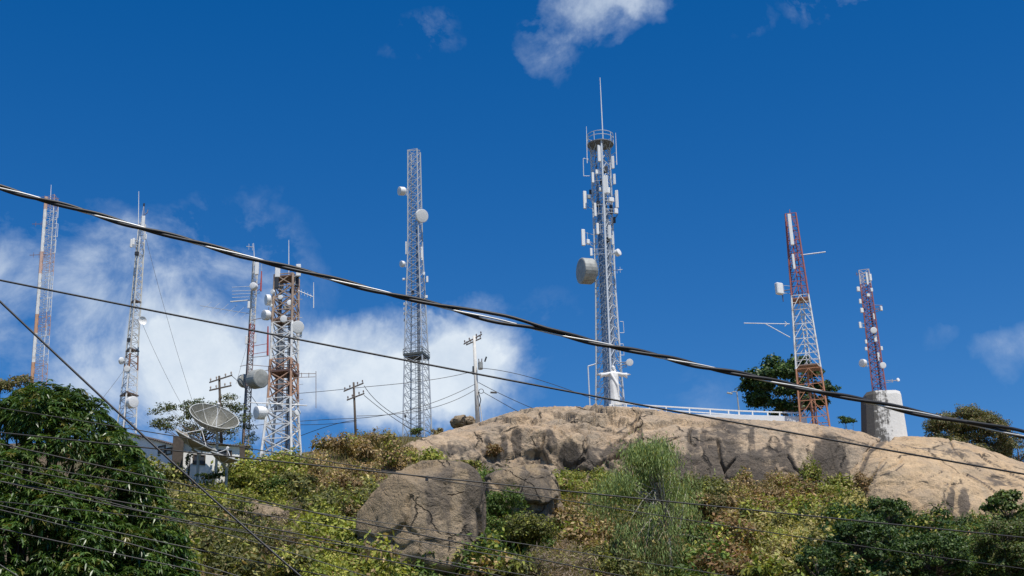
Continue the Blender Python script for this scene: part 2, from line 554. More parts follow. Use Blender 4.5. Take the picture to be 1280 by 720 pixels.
def make_ground():
    def axis(fine0, fine1, step, lo, hi, n):
        a = np.arange(fine0, fine1 + 1e-6, step)
        l = fine0 - (fine0 - lo) * (np.linspace(1, 0, n, endpoint=False) ** 2.2)
        r = fine1 + (hi - fine1) * (np.linspace(0, 1, n + 1)[1:] ** 2.2)
        return np.concatenate([l, a, r])
    xs = axis(-75, 75, 0.6, -2500, 2500, 34)
    ys = axis(30, 195, 0.6, -1500, 4000, 34)
    X, Y = np.meshgrid(xs, ys)
    Z = ground_z(X, Y)
    V = np.stack([X, Y, Z], -1).reshape(-1, 3)
    ny, nx = X.shape
    i = np.arange(ny - 1)[:, None] * nx + np.arange(nx - 1)[None, :]
    Fc = np.stack([i, i + 1, i + nx + 1, i + nx], -1).reshape(-1, 4)
    m, nt, b = new_mat('dry_hill_soil')
    v = obj_coord(nt)
    n1, n2, n3 = noise_tex(nt, 0.18, 6, 0.6, v), noise_tex(nt, 1.6, 6, 0.65, v), noise_tex(nt, 9, 4, 0.6, v)
    c = mixc(nt, ramp(nt, n1, [(0.4, 0.0), (0.6, 1.0)]), (0.135, 0.092, 0.055), (0.075, 0.08, 0.03))
    c = mixc(nt, ramp(nt, n2, [(0.42, 0.0), (0.65, 0.7)]), c, (0.17, 0.125, 0.07))
    c = mixc(nt, 0.6, c, ramp(nt, n3, [(0.3, 0.4), (0.65, 1.0)]), 'MULTIPLY')
    nt.links.new(c, b.inputs['Base Color'])
    b.inputs['Roughness'].default_value = 0.95
    bump(nt, b, mth(nt, 'ADD', n2, mth(nt, 'MULTIPLY', n3, 0.4)), 0.8, 0.3)
    o = mesh_from('hillside_ground', V, Fc, m, smooth=True)
    tag(o, kind='structure')
make_ground()

# ------------------------------------------------------------------ rocks
def seg_dist(px, py, poly):
    d = np.full(px.shape, 1e9)
    for (x0, y0), (x1, y1) in zip(poly[:-1], poly[1:]):
        dx, dy = x1 - x0, y1 - y0
        t = np.clip(((px - x0) * dx + (py - y0) * dy) / (dx * dx + dy * dy), 0, 1)
        d = np.minimum(d, np.hypot(px - x0 - t * dx, py - y0 - t * dy))
    return d

def joint(v, border, w):
    """broken blocks standing proud of the joints between them"""
    t = np.clip(border / w, 0, 1)
    return (np.clip(v, -1.4, 1.4) + 1.4) / 2.8 * (.55 + .45 * t * t * (3 - 2 * t))

def normals_grid(V):
    du = np.gradient(V, axis=1); dv = np.gradient(V, axis=0)
    n = np.cross(du, dv)
    return n / (np.linalg.norm(n, axis=-1, keepdims=True) + 1e-9)

def rock_loft(name, label, outline, step, stains, cracks, dents, mat, back=16.0, block=None, big=0.7, seed=5, pa=1.0, pb=0.85, facet=1.0, foot=(.27, 1.25)):
    """outline rows: (px, y_top, y_base, D_top, D_base): a whale-backed outcrop, steep at the foot, level on top, closed behind"""
    ol = np.array(outline, float)
    xs = np.arange(ol[0, 0], ol[-1, 0] + 0.01, step)
    yt, yb, dt, db = [np.interp(xs, ol[:, 0], ol[:, k]) for k in (1, 2, 3, 4)]
    k = np.hanning(int(14 / step) | 1); k /= k.sum()
    sm = lambda a: np.convolve(np.pad(a, len(k) // 2, mode='edge'), k, 'valid')
    yt, yb, dt, db = sm(yt), sm(yb), sm(dt), sm(db)
    nf, nb = 150, 34
    s = np.linspace(0, 1, nf)
    hfrac = 1 - np.cos(s * math.pi / 2) ** pa
    vfrac = np.sin(s * math.pi / 2) ** pb
    lift = np.zeros(len(xs))
    for it in range(4):
        B = np.array([P(x, y, d) for x, y, d in zip(xs, yb, db)])
        T = np.array([P(x, y + l, d) for x, y, l, d in zip(xs, yt, lift, dt)])
        V = np.zeros((nf + nb, len(xs), 3))
        for c in (0, 1):
            V[:nf, :, c] = B[:, c] + (T - B)[:, c] * hfrac[:, None]
        V[:nf, :, 2] = B[:, 2] + (T - B)[:, 2] * vfrac[:, None]
        sb = np.linspace(0, 1, nb + 1)[1:]
        hdir = (T - B)[:, :2]; hdir = hdir / (np.linalg.norm(hdir, axis=1, keepdims=True) + 1e-9)
        for j, q in enumerate(sb):
            V[nf + j, :, :2] = T[:, :2] + hdir * back * math.sin(q * math.pi / 2)
            V[nf + j, :, 2] = T[:, 2] - (1 - math.cos(q * math.pi / 2)) * (T[:, 2] - B[:, 2] + 5)
        V[0, :, 2] -= 4.0
        N = normals_grid(V)
        N *= np.sign((N * np.array([0, -1, 0.6])).sum(-1, keepdims=True).mean())
        px, py = proj(V)
        q = V / 9.0
        disp = big * fbm(q, 5, seed)
        disp += 0.16 * fbm(V / np.array([1.6, 1.6, 1.6]), 4, seed + 9)
        if block is not None:
            w = np.clip(1 - ((px - block[0]) / block[1]) ** 2, 0, 1) * np.clip((block[2] - py) / 14 + .5, 0.0, 1) * np.clip((py - np.interp(px, ol[:, 0], ol[:, 1]) + 2) / 14, .3, 1)
            wob = np.stack([fbm(V / 3.0, 3, seed + 40 + i) for i in range(3)], -1) * 0.6
            cv, cb = cells((V + wob * .5) / np.array([4.2, 4.2, 2.6]), seed + 3, 2.2)
            disp += w * (1.4 * joint(cv, cb, .05) - .85)
            cv2, cb2 = cells((V + wob * .3) / np.array([1.7, 1.7, 1.2]), seed + 7, 2.2)
            disp += w * (0.5 * joint(cv2, cb2, .08) - .3)
        # broad broken faces and thin exfoliated sheets
        fa, fb = cells((V + 0.8 * np.stack([fbm(V / 4.0, 3, seed + 60 + i) for i in range(3)], -1)) / np.array([11.0, 11.0, 7.0]), seed + 21, 2.0)
        disp += facet * (0.7 * joint(fa, fb, .02) - .35)
        sh = fbm(V / np.array([9.0, 9.0, 6.0]), 5, seed + 23) * 1.6
        sf = sh - np.floor(sh)
        se = np.clip((sf - .84) / .16, 0, 1)
        disp += 0.2 * sf * (1 - se * se * (3 - 2 * se))
        disp += 0.07 * fbm(V / 0.5, 3, seed + 25)
        wx = 3.0 * fbm(V / 2.5, 3, seed + 30); wy = 3.0 * fbm(V / 2.5, 3, seed + 31)
        for poly, wid, dep in cracks:
            disp -= 0.75 * dep * np.exp(-(seg_dist(px + wx, py + wy, poly) / (0.62 * wid)) ** 2)
        for cx, cy, rx, ry, dep in dents:
            disp -= dep * np.exp(-(((px - cx) / rx) ** 2 + ((py - cy) / ry) ** 2) ** 1.5)
        fade = np.ones(V.shape[:2]); fade[nf:] = np.linspace(1, 0.5, nb)[:, None]
        V = V + N * (disp * fade)[..., None]
        V[..., 2] += 0.12 * disp * fade
        px, py = proj(V)
        top = py.min(axis=0)
        lift = lift + sm(yt - top)
        lift = sm(lift) if it < 3 else lift
    yb2 = np.interp(px, ol[:, 0], ol[:, 2]); yt2 = np.interp(px, ol[:, 0], ol[:, 1])
    hgt = (py - yt2) / (yb2 - yt2)
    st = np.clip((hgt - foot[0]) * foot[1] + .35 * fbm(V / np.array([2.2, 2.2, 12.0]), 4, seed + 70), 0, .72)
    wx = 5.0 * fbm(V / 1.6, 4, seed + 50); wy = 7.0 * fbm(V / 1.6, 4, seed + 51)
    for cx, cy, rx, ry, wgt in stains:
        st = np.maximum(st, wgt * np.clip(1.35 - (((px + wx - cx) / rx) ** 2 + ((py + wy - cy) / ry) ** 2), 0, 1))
    for poly, wid, dep in cracks:
        st = np.maximum(st, 0.9 * np.exp(-(seg_dist(px, py, poly) / (wid * 0.9)) ** 2))  # cleft and cracks darkened as well: shade of the grooves painted in
    ny, nx = px.shape
    i = np.arange(ny - 1)[:, None] * nx + np.arange(nx - 1)[None, :]
    Fc = np.stack([i, i + 1, i + nx + 1, i + nx], -1).reshape(-1, 4)
    W = V.reshape(-1, 3)
    org = np.array([W[:, 0].mean(), W[:, 1].mean(), W[:, 2].min()])
    o = mesh_from(name, W, Fc, mat, attr={'stain_shade': st.ravel()}, smooth=True, loc=org)
    return tag(o, label, 'rock')

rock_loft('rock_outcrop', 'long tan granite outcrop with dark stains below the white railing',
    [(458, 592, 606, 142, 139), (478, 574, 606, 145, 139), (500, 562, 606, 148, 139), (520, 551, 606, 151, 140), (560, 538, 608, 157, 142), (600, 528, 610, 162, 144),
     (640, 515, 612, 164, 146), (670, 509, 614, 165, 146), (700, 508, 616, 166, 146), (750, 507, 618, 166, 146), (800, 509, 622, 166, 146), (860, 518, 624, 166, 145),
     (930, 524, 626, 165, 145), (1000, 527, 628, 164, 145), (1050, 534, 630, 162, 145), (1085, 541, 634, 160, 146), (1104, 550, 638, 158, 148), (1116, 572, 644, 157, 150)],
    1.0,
    [(646, 553, 8, 26, 1.0), (664, 545, 6, 18, .45), (686, 556, 14, 24, .75), (628, 556, 6, 22, .8), (608, 560, 5, 18, .7), (672, 562, 5, 26, .8), (712, 572, 15, 24, 1.0), (743, 572, 20, 20, .8), (770, 565, 22, 18, .65), (800, 556, 6, 24, .7), (566, 562, 24, 10, .75), (600, 566, 26, 14, .6), (505, 572, 28, 8, .6),  # rows around the broken block also paint the shadow under its ledges
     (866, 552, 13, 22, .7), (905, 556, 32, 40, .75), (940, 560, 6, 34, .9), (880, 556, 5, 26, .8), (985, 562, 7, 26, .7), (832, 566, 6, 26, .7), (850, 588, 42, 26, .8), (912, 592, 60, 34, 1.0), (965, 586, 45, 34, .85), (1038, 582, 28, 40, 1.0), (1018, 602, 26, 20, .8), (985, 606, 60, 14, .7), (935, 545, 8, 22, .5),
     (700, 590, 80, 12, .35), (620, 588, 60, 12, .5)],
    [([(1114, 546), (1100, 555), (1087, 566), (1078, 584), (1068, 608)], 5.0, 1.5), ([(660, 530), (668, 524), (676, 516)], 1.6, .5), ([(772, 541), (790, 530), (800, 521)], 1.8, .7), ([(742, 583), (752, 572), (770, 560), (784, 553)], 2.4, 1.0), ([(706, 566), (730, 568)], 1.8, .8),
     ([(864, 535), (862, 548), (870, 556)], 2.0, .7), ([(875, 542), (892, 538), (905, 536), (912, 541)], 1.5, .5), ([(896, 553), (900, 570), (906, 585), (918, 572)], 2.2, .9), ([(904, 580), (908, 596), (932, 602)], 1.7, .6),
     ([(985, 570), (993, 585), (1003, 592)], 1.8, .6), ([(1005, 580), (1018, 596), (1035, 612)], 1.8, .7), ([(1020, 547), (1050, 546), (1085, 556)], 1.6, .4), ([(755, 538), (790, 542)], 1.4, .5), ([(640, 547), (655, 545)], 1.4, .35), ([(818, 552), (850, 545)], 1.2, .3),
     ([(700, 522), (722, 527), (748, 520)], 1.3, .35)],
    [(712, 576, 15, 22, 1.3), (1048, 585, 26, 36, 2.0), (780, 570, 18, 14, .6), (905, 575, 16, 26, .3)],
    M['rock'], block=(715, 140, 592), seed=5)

rock_loft('rock_outcrop', 'pale rounded granite dome at the right with two dark streaks',
    [(1066, 590, 660, 148, 143), (1078, 572, 664, 152, 142), (1092, 556, 668, 155, 141), (1110, 547, 672, 158, 140), (1140, 545, 676, 160, 139), (1180, 547, 680, 161, 138),
     (1215, 554, 684, 161, 138), (1250, 566, 690, 160, 138), (1285, 579, 696, 159, 137), (1330, 598, 700, 157, 137), (1400, 640, 705, 154, 138), (1440, 670, 708, 150, 140)],
    1.0,
    [(1190, 628, 6, 22, 1.0), (1205, 632, 7, 22, 1.0), (1185, 656, 34, 14, .8), (1150, 654, 20, 12, .5), (1225, 655, 24, 12, .5), (1195, 566, 22, 5, .6), (1160, 564, 16, 4, .5), (1250, 600, 30, 7, .7), (1222, 580, 14, 5, .6), (1170, 606, 20, 5, .35), (1270, 610, 12, 8, .6), (1095, 600, 10, 24, .5), (1130, 645, 12, 12, .35)],
    [([(1114, 546), (1100, 555), (1087, 566), (1078, 584), (1068, 608)], 4.0, 1.9), ([(1128, 556), (1145, 560), (1170, 562), (1192, 566)], 1.2, .3), ([(1188, 552), (1192, 562), (1202, 573), (1225, 588)], 1.4, .35), ([(1098, 590), (1108, 578)], 1.5, .4), ([(1100, 595), (1120, 588), (1130, 580)], 1.2, .3),
     ([(1082, 612), (1096, 592)], 2.0, .6), ([(1135, 615), (1150, 608)], 1.2, .25), ([(1225, 570), (1262, 590), (1290, 606)], 1.6, .5), ([(1110, 556), (1126, 566), (1160, 572)], 1.2, .3), ([(1205, 590), (1230, 604), (1262, 628), (1290, 640)], 1.4, .4), ([(1145, 640), (1160, 632), (1185, 630)], 1.2, .3), ([(1180, 606), (1196, 604)], 1.4, .3), ([(1160, 598), (1178, 590)], 1.0, .2)],
    [(1195, 640, 14, 18, .6)],
    M['dome'], seed=77, big=0.5, pa=1.25, pb=1.0, facet=0.45, foot=(.66, 1.3))

def boulder(label, px, py, wpx, hpx, D, depth, mat, seed, power=2.6, amp=0.16, stain_shade=0.3, level=6, turn=0.0, name='boulder', cuts=()):
    if D is None:
        D = hit(px, py + hpx * .95)[1] + depth * .7
    c = P(px, py, D)
    s = mpp(c)
    rad = np.array([wpx * s, depth, hpx * s])
    bpy_m = bpy.data.meshes.new('tmp')
    import bmesh
    bm = bmesh.new()
    bmesh.ops.create_icosphere(bm, subdivisions=level, radius=1.0)
    V = np.array([v.co[:] for v in bm.verts])
    Fc = np.array([[v.index for v in f.verts] for f in bm.faces])
    bm.free(); bpy.data.meshes.remove(bpy_m)
    V = V / (np.abs(V) ** power).sum(1, keepdims=True) ** (1 / power)
    r0 = rad.min()
    for nx, ny, nz, dd in cuts:
        cn = np.array([nx, ny, nz]) / math.sqrt(nx * nx + ny * ny + nz * nz)
        ex = np.maximum(V @ cn - dd, 0)
        V = V - 0.9 * ex[:, None] * cn
    W = V * rad
    n = V / np.linalg.norm(V, axis=1, keepdims=True)
    q = W / (rad.mean()) + seed * 3.1
    cv, cb = cells(q * 1.25 + 0.18 * np.stack([fbm(q * 2, 3, seed + i) for i in range(3)], -1), seed, 2.0)
    d = amp * fbm(q * 1.1, 5, seed) + amp * 0.45 * cv - amp * 0.35 * np.exp(-(cb / 0.04) ** 2) + 0.12 * amp * fbm(q * 7, 4, seed + 5)
    W = W + n * (d * rad.mean())[:, None]
    ct, sn = math.cos(turn), math.sin(turn)
    W[:, [0, 2]] = np.stack([W[:, 0] * ct - W[:, 2] * sn, W[:, 0] * sn + W[:, 2] * ct], 1)
    st = np.clip(stain_shade + 1.5 * fbm(W * np.array([.55, .2, .05]) + .35 * fbm(W * .8, 3, seed + 9)[:, None], 4, seed + 8) + .25 * fbm(W * np.array([1.6, 1.6, .25]), 3, seed + 10), 0, 1)
    o = mesh_from(name, W + c, Fc, mat, attr={'stain_shade': st}, smooth=True, loc=c - np.array([0, 0, rad[2]]))
    return tag(o, label, 'boulder')

boulder('big grey brown boulder with dark vertical streaks in the middle of the slope', 525, 655, 77, 74, None, 4.2, M['boulder'], 3, 4.2, 0.08, 0.3, turn=-0.05, cuts=((-.8, -.1, .75, .80), (.9, 0, -.6, 1.02), (0, -.8, .6, .92), (.25, -.9, .1, .84), (-.4, -.9, .05, .82)))
boulder('smaller grey boulder half covered by bushes right of the big streaked boulder', 652, 630, 50, 48, None, 3.4, M['boulder'], 8, 2.6, 0.16, 0.45)
boulder('rounded tan rock below the white hut', 206, 608, 16, 13, 124, 1.2, M['rock'], 12, 2.3, 0.1, 0.1, 5)
boulder('low brown rock ledge under the satellite dishes', 248, 600, 42, 16, 124, 2.0, M['boulder'], 14, 2.6, 0.2, 0.2, 5)
boulder('flat greyish rock face showing between bushes left of the big boulder', 322, 652, 38, 20, None, 1.8, M['boulder'], 21, 2.6, 0.2, 0.25, 5)
boulder('small dark brown rock behind the white utility pole foot', 579, 529, 15, 8, 166, 1.5, M['boulder'], 25, 2.2, 0.2, 0.3, 5)

# ------------------------------------------------------------------ foliage
def leaves(cen, nrm, L, W, col):
    """rhombic leaves: arrays of centres, facing directions, lengths, widths, colours"""
    n = len(cen)
    t = rng.normal(size=(n, 3))
    a = np.cross(nrm, t); a /= np.linalg.norm(a, axis=1, keepdims=True) + 1e-9
    b = np.cross(nrm, a); b /= np.linalg.norm(b, axis=1, keepdims=True) + 1e-9
    L, W = np.broadcast_to(L, n)[:, None], np.broadcast_to(W, n)[:, None]
    V = np.stack([cen - a * L / 2, cen + b * W / 2, cen + a * L / 2, cen - b * W / 2], 1).reshape(-1, 3)
    Fc = np.arange(4 * n).reshape(-1, 4)
    return V, Fc, np.repeat(col, 4, axis=0)

KINDS = {  # leaf colours (base albedo)
    'green': [(0.085, 0.135, 0.028), (0.115, 0.165, 0.038), (0.065, 0.11, 0.026)],
    'lime': [(0.22, 0.24, 0.045), (0.29, 0.28, 0.055), (0.15, 0.19, 0.035)],
    'yellow': [(0.34, 0.29, 0.095), (0.26, 0.255, 0.08), (0.36, 0.30, 0.13)],
    'dry': [(0.27, 0.18, 0.085), (0.20, 0.14, 0.07), (0.33, 0.24, 0.12)],
    'rust': [(0.27, 0.155, 0.075), (0.21, 0.125, 0.06), (0.25, 0.19, 0.09)],
    'olive': [(0.125, 0.13, 0.045), (0.16, 0.155, 0.055), (0.09, 0.10, 0.036)],
    'dark': [(0.035, 0.072, 0.02), (0.048, 0.09, 0.024), (0.028, 0.058, 0.018)],
    'grey': [(0.215, 0.28, 0.095), (0.27, 0.33, 0.125), (0.165, 0.225, 0.075)],
    'twig': [(0.2, 0.15, 0.11), (0.26, 0.2, 0.15), (0.15, 0.12, 0.09)],
}
def leaf_cols(kind, n, odd='yellow', odd_p=0.08):
    k = np.array(KINDS[kind])[rng.integers(0, 3, n)]
    o = np.array(KINDS[odd])[rng.integers(0, 3, n)]
    k = np.where((rng.random(n) < odd_p)[:, None], o, k)
    return k * 1.18 * (0.55 + 0.9 * rng.random((n, 1)))

def mound(c, rad, n, kind, L, W=0.5, odd='yellow', odd_p=0.1, lump=0.35, up=0.35):
    """a bush's leaves: through an uneven ellipsoid, thicker towards its outside"""
    d = rng.normal(size=(n, 3)); d[:, 2] = np.abs(d[:, 2]) * 0.9 + rng.normal(size=n) * 0.25
    d /= np.linalg.norm(d, axis=1, keepdims=True)
    seed = rng.random(3) * 50
    lo = 1 + lump * fbm(d * 1.7 + seed, 3, 2) * 1.6
    r = (rng.random(n) ** 0.35) * lo
    pts = np.asarray(c) + d * r[:, None] * np.asarray(rad)
    nr = d + rng.normal(size=(n, 3)) * 0.65 + np.array([0, 0, up])
    nr /= np.linalg.norm(nr, axis=1, keepdims=True)
    l = L * (0.6 + 0.8 * rng.random(n))
    return leaves(pts, nr, l, l * W, leaf_cols(kind, n, odd, odd_p))

def join(parts):
    V, Fc, C, o = [], [], [], 0
    for v, f, c in parts:
        V.append(v); Fc.append(f + o); C.append(c); o += len(v)
    return np.concatenate(V), np.concatenate(Fc), np.concatenate(C)

# where on the slope which sort of scrub grows (picture position, size, sort)
ZONES = [(300, 600, 70, 26, 'lime'), (270, 640, 40, 30, 'lime'), (400, 605, 40, 18, 'dry'), (370, 640, 50, 22, 'lime'), (460, 575, 50, 16, 'dry'), (350, 590, 40, 12, 'lime'), (420, 640, 50, 20, 'olive'),
         (400, 690, 60, 24, 'lime'), (430, 715, 40, 14, 'lime'), (300, 700, 60, 30, 'olive'), (450, 705, 40, 20, 'lime'), (330, 700, 50, 22, 'twig'), (570, 578, 60, 8, 'lime'), (640, 580, 40, 8, 'yellow'),
         (610, 660, 40, 40, 'green'), (640, 690, 40, 24, 'green'), (700, 700, 40, 30, 'twig'), (740, 620, 40, 26, 'lime'), (705, 650, 20, 24, 'yellow'), (730, 680, 40, 26, 'dry'),
         (800, 690, 60, 30, 'olive'), (880, 625, 40, 18, 'olive'), (900, 660, 34, 26, 'dry'), (920, 690, 34, 30, 'rust'), (960, 622, 34, 16, 'dry'), (990, 660, 34, 26, 'lime'),
         (1010, 620, 50, 12, 'lime'), (1040, 640, 40, 18, 'yellow'), (980, 690, 50, 26, 'yellow'), (1080, 615, 30, 18, 'rust'), (860, 700, 60, 24, 'green'), (1000, 640, 30, 16, 'rust'),
         (1120, 690, 90, 40, 'dark'), (1250, 680, 60, 40, 'green'), (1160, 650, 60, 20, 'green'), (1260, 640, 40, 20, 'olive'), (215, 590, 40, 14, 'dry'), (240, 640, 30, 30, 'olive'),
         (470, 560, 60, 12, 'yellow'), (560, 700, 40, 24, 'green')]
def zone_kind(px, py):
    best, kb = 1e9, 'olive'
    for cx, cy, rx, ry, k in ZONES:
        q = ((px - cx) / rx) ** 2 + ((py - cy) / ry) ** 2 + rng.normal() * 0.35
        if q < best: best, kb = q, k
    if best > 3.5: kb = random.choice(['olive', 'green', 'dry', 'lime'])
    return kb

def make_undergrowth():
    parts = []
    tops = np.array([(-60, 575), (130, 575), (170, 600), (262, 600), (300, 592), (330, 582), (400, 572), (440, 562), (500, 556), (530, 578), (600, 584), (700, 600), (860, 612), (960, 612), (1060, 610), (1095, 622), (1110, 640), (1180, 664), (1290, 655), (1340, 655)], float)
    n = 0
    while n < 2500:
        px = rng.uniform(150 if rng.random() < .96 else -60, 1320)
        top = np.interp(px, tops[:, 0], tops[:, 1])
        py = top + (745 - top) * rng.random() ** 1.1
        if ((px - 524) / 80) ** 2 + ((py - 655) / 70) ** 2 < 0.9: continue
        if ((px - 655) / 46) ** 2 + ((py - 628) / 40) ** 2 < 0.7 and rng.random() < .75: continue
        if ((px - 322) / 28) ** 2 + ((py - 646) / 12) ** 2 < 1: continue
        if 160 < px < 275 and 580 < py < 612: continue
        h = hit(px, py)
        if h is None: continue
        k = zone_kind(px, py)
        big = n < 430
        r = rng.uniform(1.1, 2.2) if big else rng.uniform(0.45, 1.15)
        ll = rng.uniform(.2, .38); tint = rng.uniform(.85, 1.35)
        if big:
            for _ in range(4):
                o_ = rng.normal(size=3) * np.array([.5, .5, .22]) * r
                v_, f_, c_ = mound(h + o_ + np.array([0, 0, .35 * r]), (r * .55, r * .55, r * rng.uniform(.5, .8)), int(170 * r * r / (ll / .29) ** 2 * .42) + 40, k, ll if k != 'twig' else .36, 0.5 if k != 'twig' else 0.12, random.choice(['yellow', 'dry', 'lime', 'lime', 'olive']), 0.28, .5)
                parts.append((v_, f_, c_ * tint))
            n += 1
            continue
        parts.append(mound(h + np.array([0, 0, -0.15]), (r, r, r * rng.uniform(.6, 1.2)), int(170 * r * r) + 60, k, 0.29 if k != 'twig' else 0.36, 0.5 if k != 'twig' else 0.12, random.choice(['yellow', 'dry', 'lime', 'lime', 'olive']), 0.28))
        parts[-1] = (parts[-1][0], parts[-1][1], parts[-1][2] * tint)
        n += 1
    V, Fc, C = join(parts)
    o = mesh_from('undergrowth', V, Fc, M['leaf'], col=C)
    tag(o, 'mixed green, yellow and brown scrub covering the hillside', 'scrub', kind='stuff')
make_undergrowth()

def blades(pts, h, w, cols, lean=0.35):
    n = len(pts)
    a = rng.uniform(0, 2 * math.pi, n)
    side = np.stack([np.cos(a), np.sin(a), a * 0], 1)
    ln = rng.normal(size=(n, 2)) * lean
    tip = pts + np.stack([ln[:, 0] * h, ln[:, 1] * h, h], 1)
    mid = pts * 0.45 + tip * 0.55 + np.stack([-ln[:, 0] * h * .15, -ln[:, 1] * h * .15, h * 0.06], 1)
    w = np.broadcast_to(w, n)[:, None]
    V = np.stack([pts - side * w, pts + side * w, mid + side * w * .7, mid - side * w * .7, tip + side * w * .15, tip - side * w * .15], 1).reshape(-1, 3)
    i = np.arange(n)[:, None] * 6
    Fc = np.concatenate([i + np.array([0, 1, 2, 3]), i + np.array([3, 2, 4, 5])])
    return V, Fc, np.repeat(cols, 6, axis=0)

def make_dry_grass():
    pts, hs, cs = [], [], []
    spots = [(432, 554, 26, 9, 420, 1.7), (470, 551, 30, 8, 460, 1.7), (505, 550, 24, 8, 300, 1.5), (400, 572, 26, 8, 140, .9), (545, 535, 10, 4, 60, 1.2), (540, 575, 40, 5, 300, .6), (590, 580, 40, 5, 220, .6), (265, 690, 14, 26, 140, 1.4), (640, 586, 40, 6, 160, .6),
             (1010, 614, 50, 8, 300, .7), (1090, 615, 18, 16, 220, .8), (960, 616, 40, 6, 160, .7), (215, 588, 24, 6, 160, .8), (705, 650, 14, 18, 100, .8), (350, 583, 40, 6, 160, .8), (900, 620, 50, 8, 160, .7)]
    for cx, cy, rx, ry, n, h in spots:
        for _ in range(n):
            p = hit(cx + rng.normal() * rx * .6, cy + 6 + abs(rng.normal()) * ry)
            if p is None: continue
            pts.append(p - np.array([0, 0, .1])); hs.append(h * rng.uniform(.5, 1.2))
            b = np.array([(0.30, 0.23, 0.11), (0.24, 0.20, 0.07), (0.36, 0.29, 0.16), (0.2, 0.2, 0.06)][rng.integers(0, 4)])
            cs.append(b * rng.uniform(.7, 1.2))
    V, Fc, C = blades(np.array(pts), np.array(hs), 0.028, np.array(cs))
    o = mesh_from('dry_grass', V, Fc, M['leaf'], col=C)
    tag(o, 'tall straw coloured grass along the ridge and rock foot', 'grass', kind='stuff')
make_dry_grass()

def make_weeds():
    pts, hs, cs = [], [], []
    tops = np.array([(150, 588), (250, 590), (330, 582), (400, 572), (500, 556), (530, 580), (600, 586), (700, 602), (960, 612), (1095, 622), (1180, 664), (1290, 655)], float)
    for _ in range(1500):
        px = rng.uniform(190, 1290); top = np.interp(px, tops[:, 0], tops[:, 1])
        py = top + (735 - top) * rng.random()
        if ((px - 524) / 84) ** 2 + ((py - 655) / 74) ** 2 < 1: continue
        h = hit(px, py)
        if h is None: continue
        k = zone_kind(px, py)
        if k == 'dark': continue
        n = int(rng.integers(10, 26))
        base = h + np.stack([rng.normal(size=n) * .28, rng.normal(size=n) * .28, np.full(n, rng.uniform(0.0, .35))], 1)
        pts.append(base); hs.append(rng.uniform(.35, 1.15) * rng.uniform(.6, 1.1, n)); cs.append(leaf_cols(k, n, random.choice(['dry', 'yellow', 'lime']), .3) * 1.1)
    V, Fc, C = blades(np.concatenate(pts), np.concatenate(hs), 0.035, np.concatenate(cs), .5)
    o = mesh_from('weeds', V, Fc, M['leaf'], col=C)
    tag(o, 'ragged upright weeds and grass stalks scattered through the hillside scrub', 'weeds', kind='stuff')
make_weeds()

def shrub(label, px, py, rx, ry, kind, D=None, L=0.2, dens=1.0, name='shrub', odd='yellow', odd_p=0.1, W=0.5, cat='bush', lumps=9, group=None):
    """a bush of several lumps with stems, standing on the slope where the picture shows its middle"""
    g = hit(px, py + ry * 0.8) if D is None else None
    c = P(px, py, D if g is None and D is not None else (g[1] if g is not None else 150))
    s = mpp(c)
    RX, RZ = rx * s, ry * s
    base = np.array([c[0], c[1] + 0.2, float(ground_z(c[0], c[1]))])
    base[2] = min(base[2], c[2] - RZ * 0.7)
    parts = []
    for k in range(lumps):
        a, b = rng.uniform(0, 2 * math.pi), rng.uniform(-0.6, 0.75)
        q = c + np.array([math.cos(a) * RX * .55, math.sin(a) * min(RX, RZ) * .5, b * RZ * .7])
        rr = rng.uniform(.38, .58)
        parts.append(mound(q, (RX * rr, min(RX, RZ * 1.3) * rr, RZ * rr), max(60, int(dens * 330 * RX * RZ * rr)), kind, L, W, odd, odd_p, 0.4))
    V, Fc, C = join(parts)
    o = empty(name, base, label, cat, group)
    mesh_from('foliage', V - base, Fc, M['leaf'], o, C)
    mb = MB()
    for k in range(5):
        a = rng.uniform(0, 2 * math.pi)
        e = c + np.array([math.cos(a) * RX * .5, math.sin(a) * RX * .3, RZ * rng.uniform(0, .5)])
        mb.tube([base, (base * .55 + e * .45) + np.array([0, 0, RZ * .1]), e], [.05, .035, .012], (0.16, 0.12, 0.09), 5)
    mb.build('stem', M['bark'], o)
    return o

shrub('yellow green bush just left of the red banded lattice tower foot', 300, 604, 30, 16, 'lime')
shrub('olive bush at the foot of the flared white lattice tower', 372, 606, 28, 18, 'olive')
shrub('brown dried bush left of the big streaked boulder', 432, 612, 24, 22, 'dry', odd='rust')
shrub('bright green low bush at the lower left of the big boulder', 452, 694, 30, 20, 'lime', odd='green')
shrub('dark green bush hiding the gap beneath the left slope grass', 338, 612, 22, 16, 'green')
shrub('lime bush draped over the top of the big boulder', 560, 583, 46, 9, 'lime', D=104, odd='dry', odd_p=.25, lumps=14)
shrub('green weedy bush along the lower edge of the big boulder', 520, 722, 60, 16, 'green', D=96, odd='lime', odd_p=.4, lumps=14)
shrub('olive brown bush in front of the lower right corner of the big boulder', 590, 704, 36, 26, 'olive', D=97, odd='dry', odd_p=.3)
shrub('brownish bush pressed against the left side of the big boulder', 440, 655, 20, 26, 'dry', D=102, odd='olive', odd_p=.4)
shrub('tangled green and yellow bush covering the foot of the half covered boulder', 662, 668, 38, 26, 'olive', D=100, odd='lime', odd_p=.4)
shrub('small reddish dry bush at the foot of the long outcrop', 617, 568, 13, 13, 'rust', D=146)
shrub('dark green bush against the right side of the big boulder', 600, 668, 32, 28, 'green', D=99)
shrub('green bush climbing the half covered grey boulder', 630, 640, 30, 30, 'green', D=104, odd='olive')
shrub('lime green bush left of the feathery tree', 736, 608, 34, 20, 'lime')
shrub('yellow leaved shrub left of the feathery tree foot', 700, 648, 16, 18, 'yellow', odd='rust')
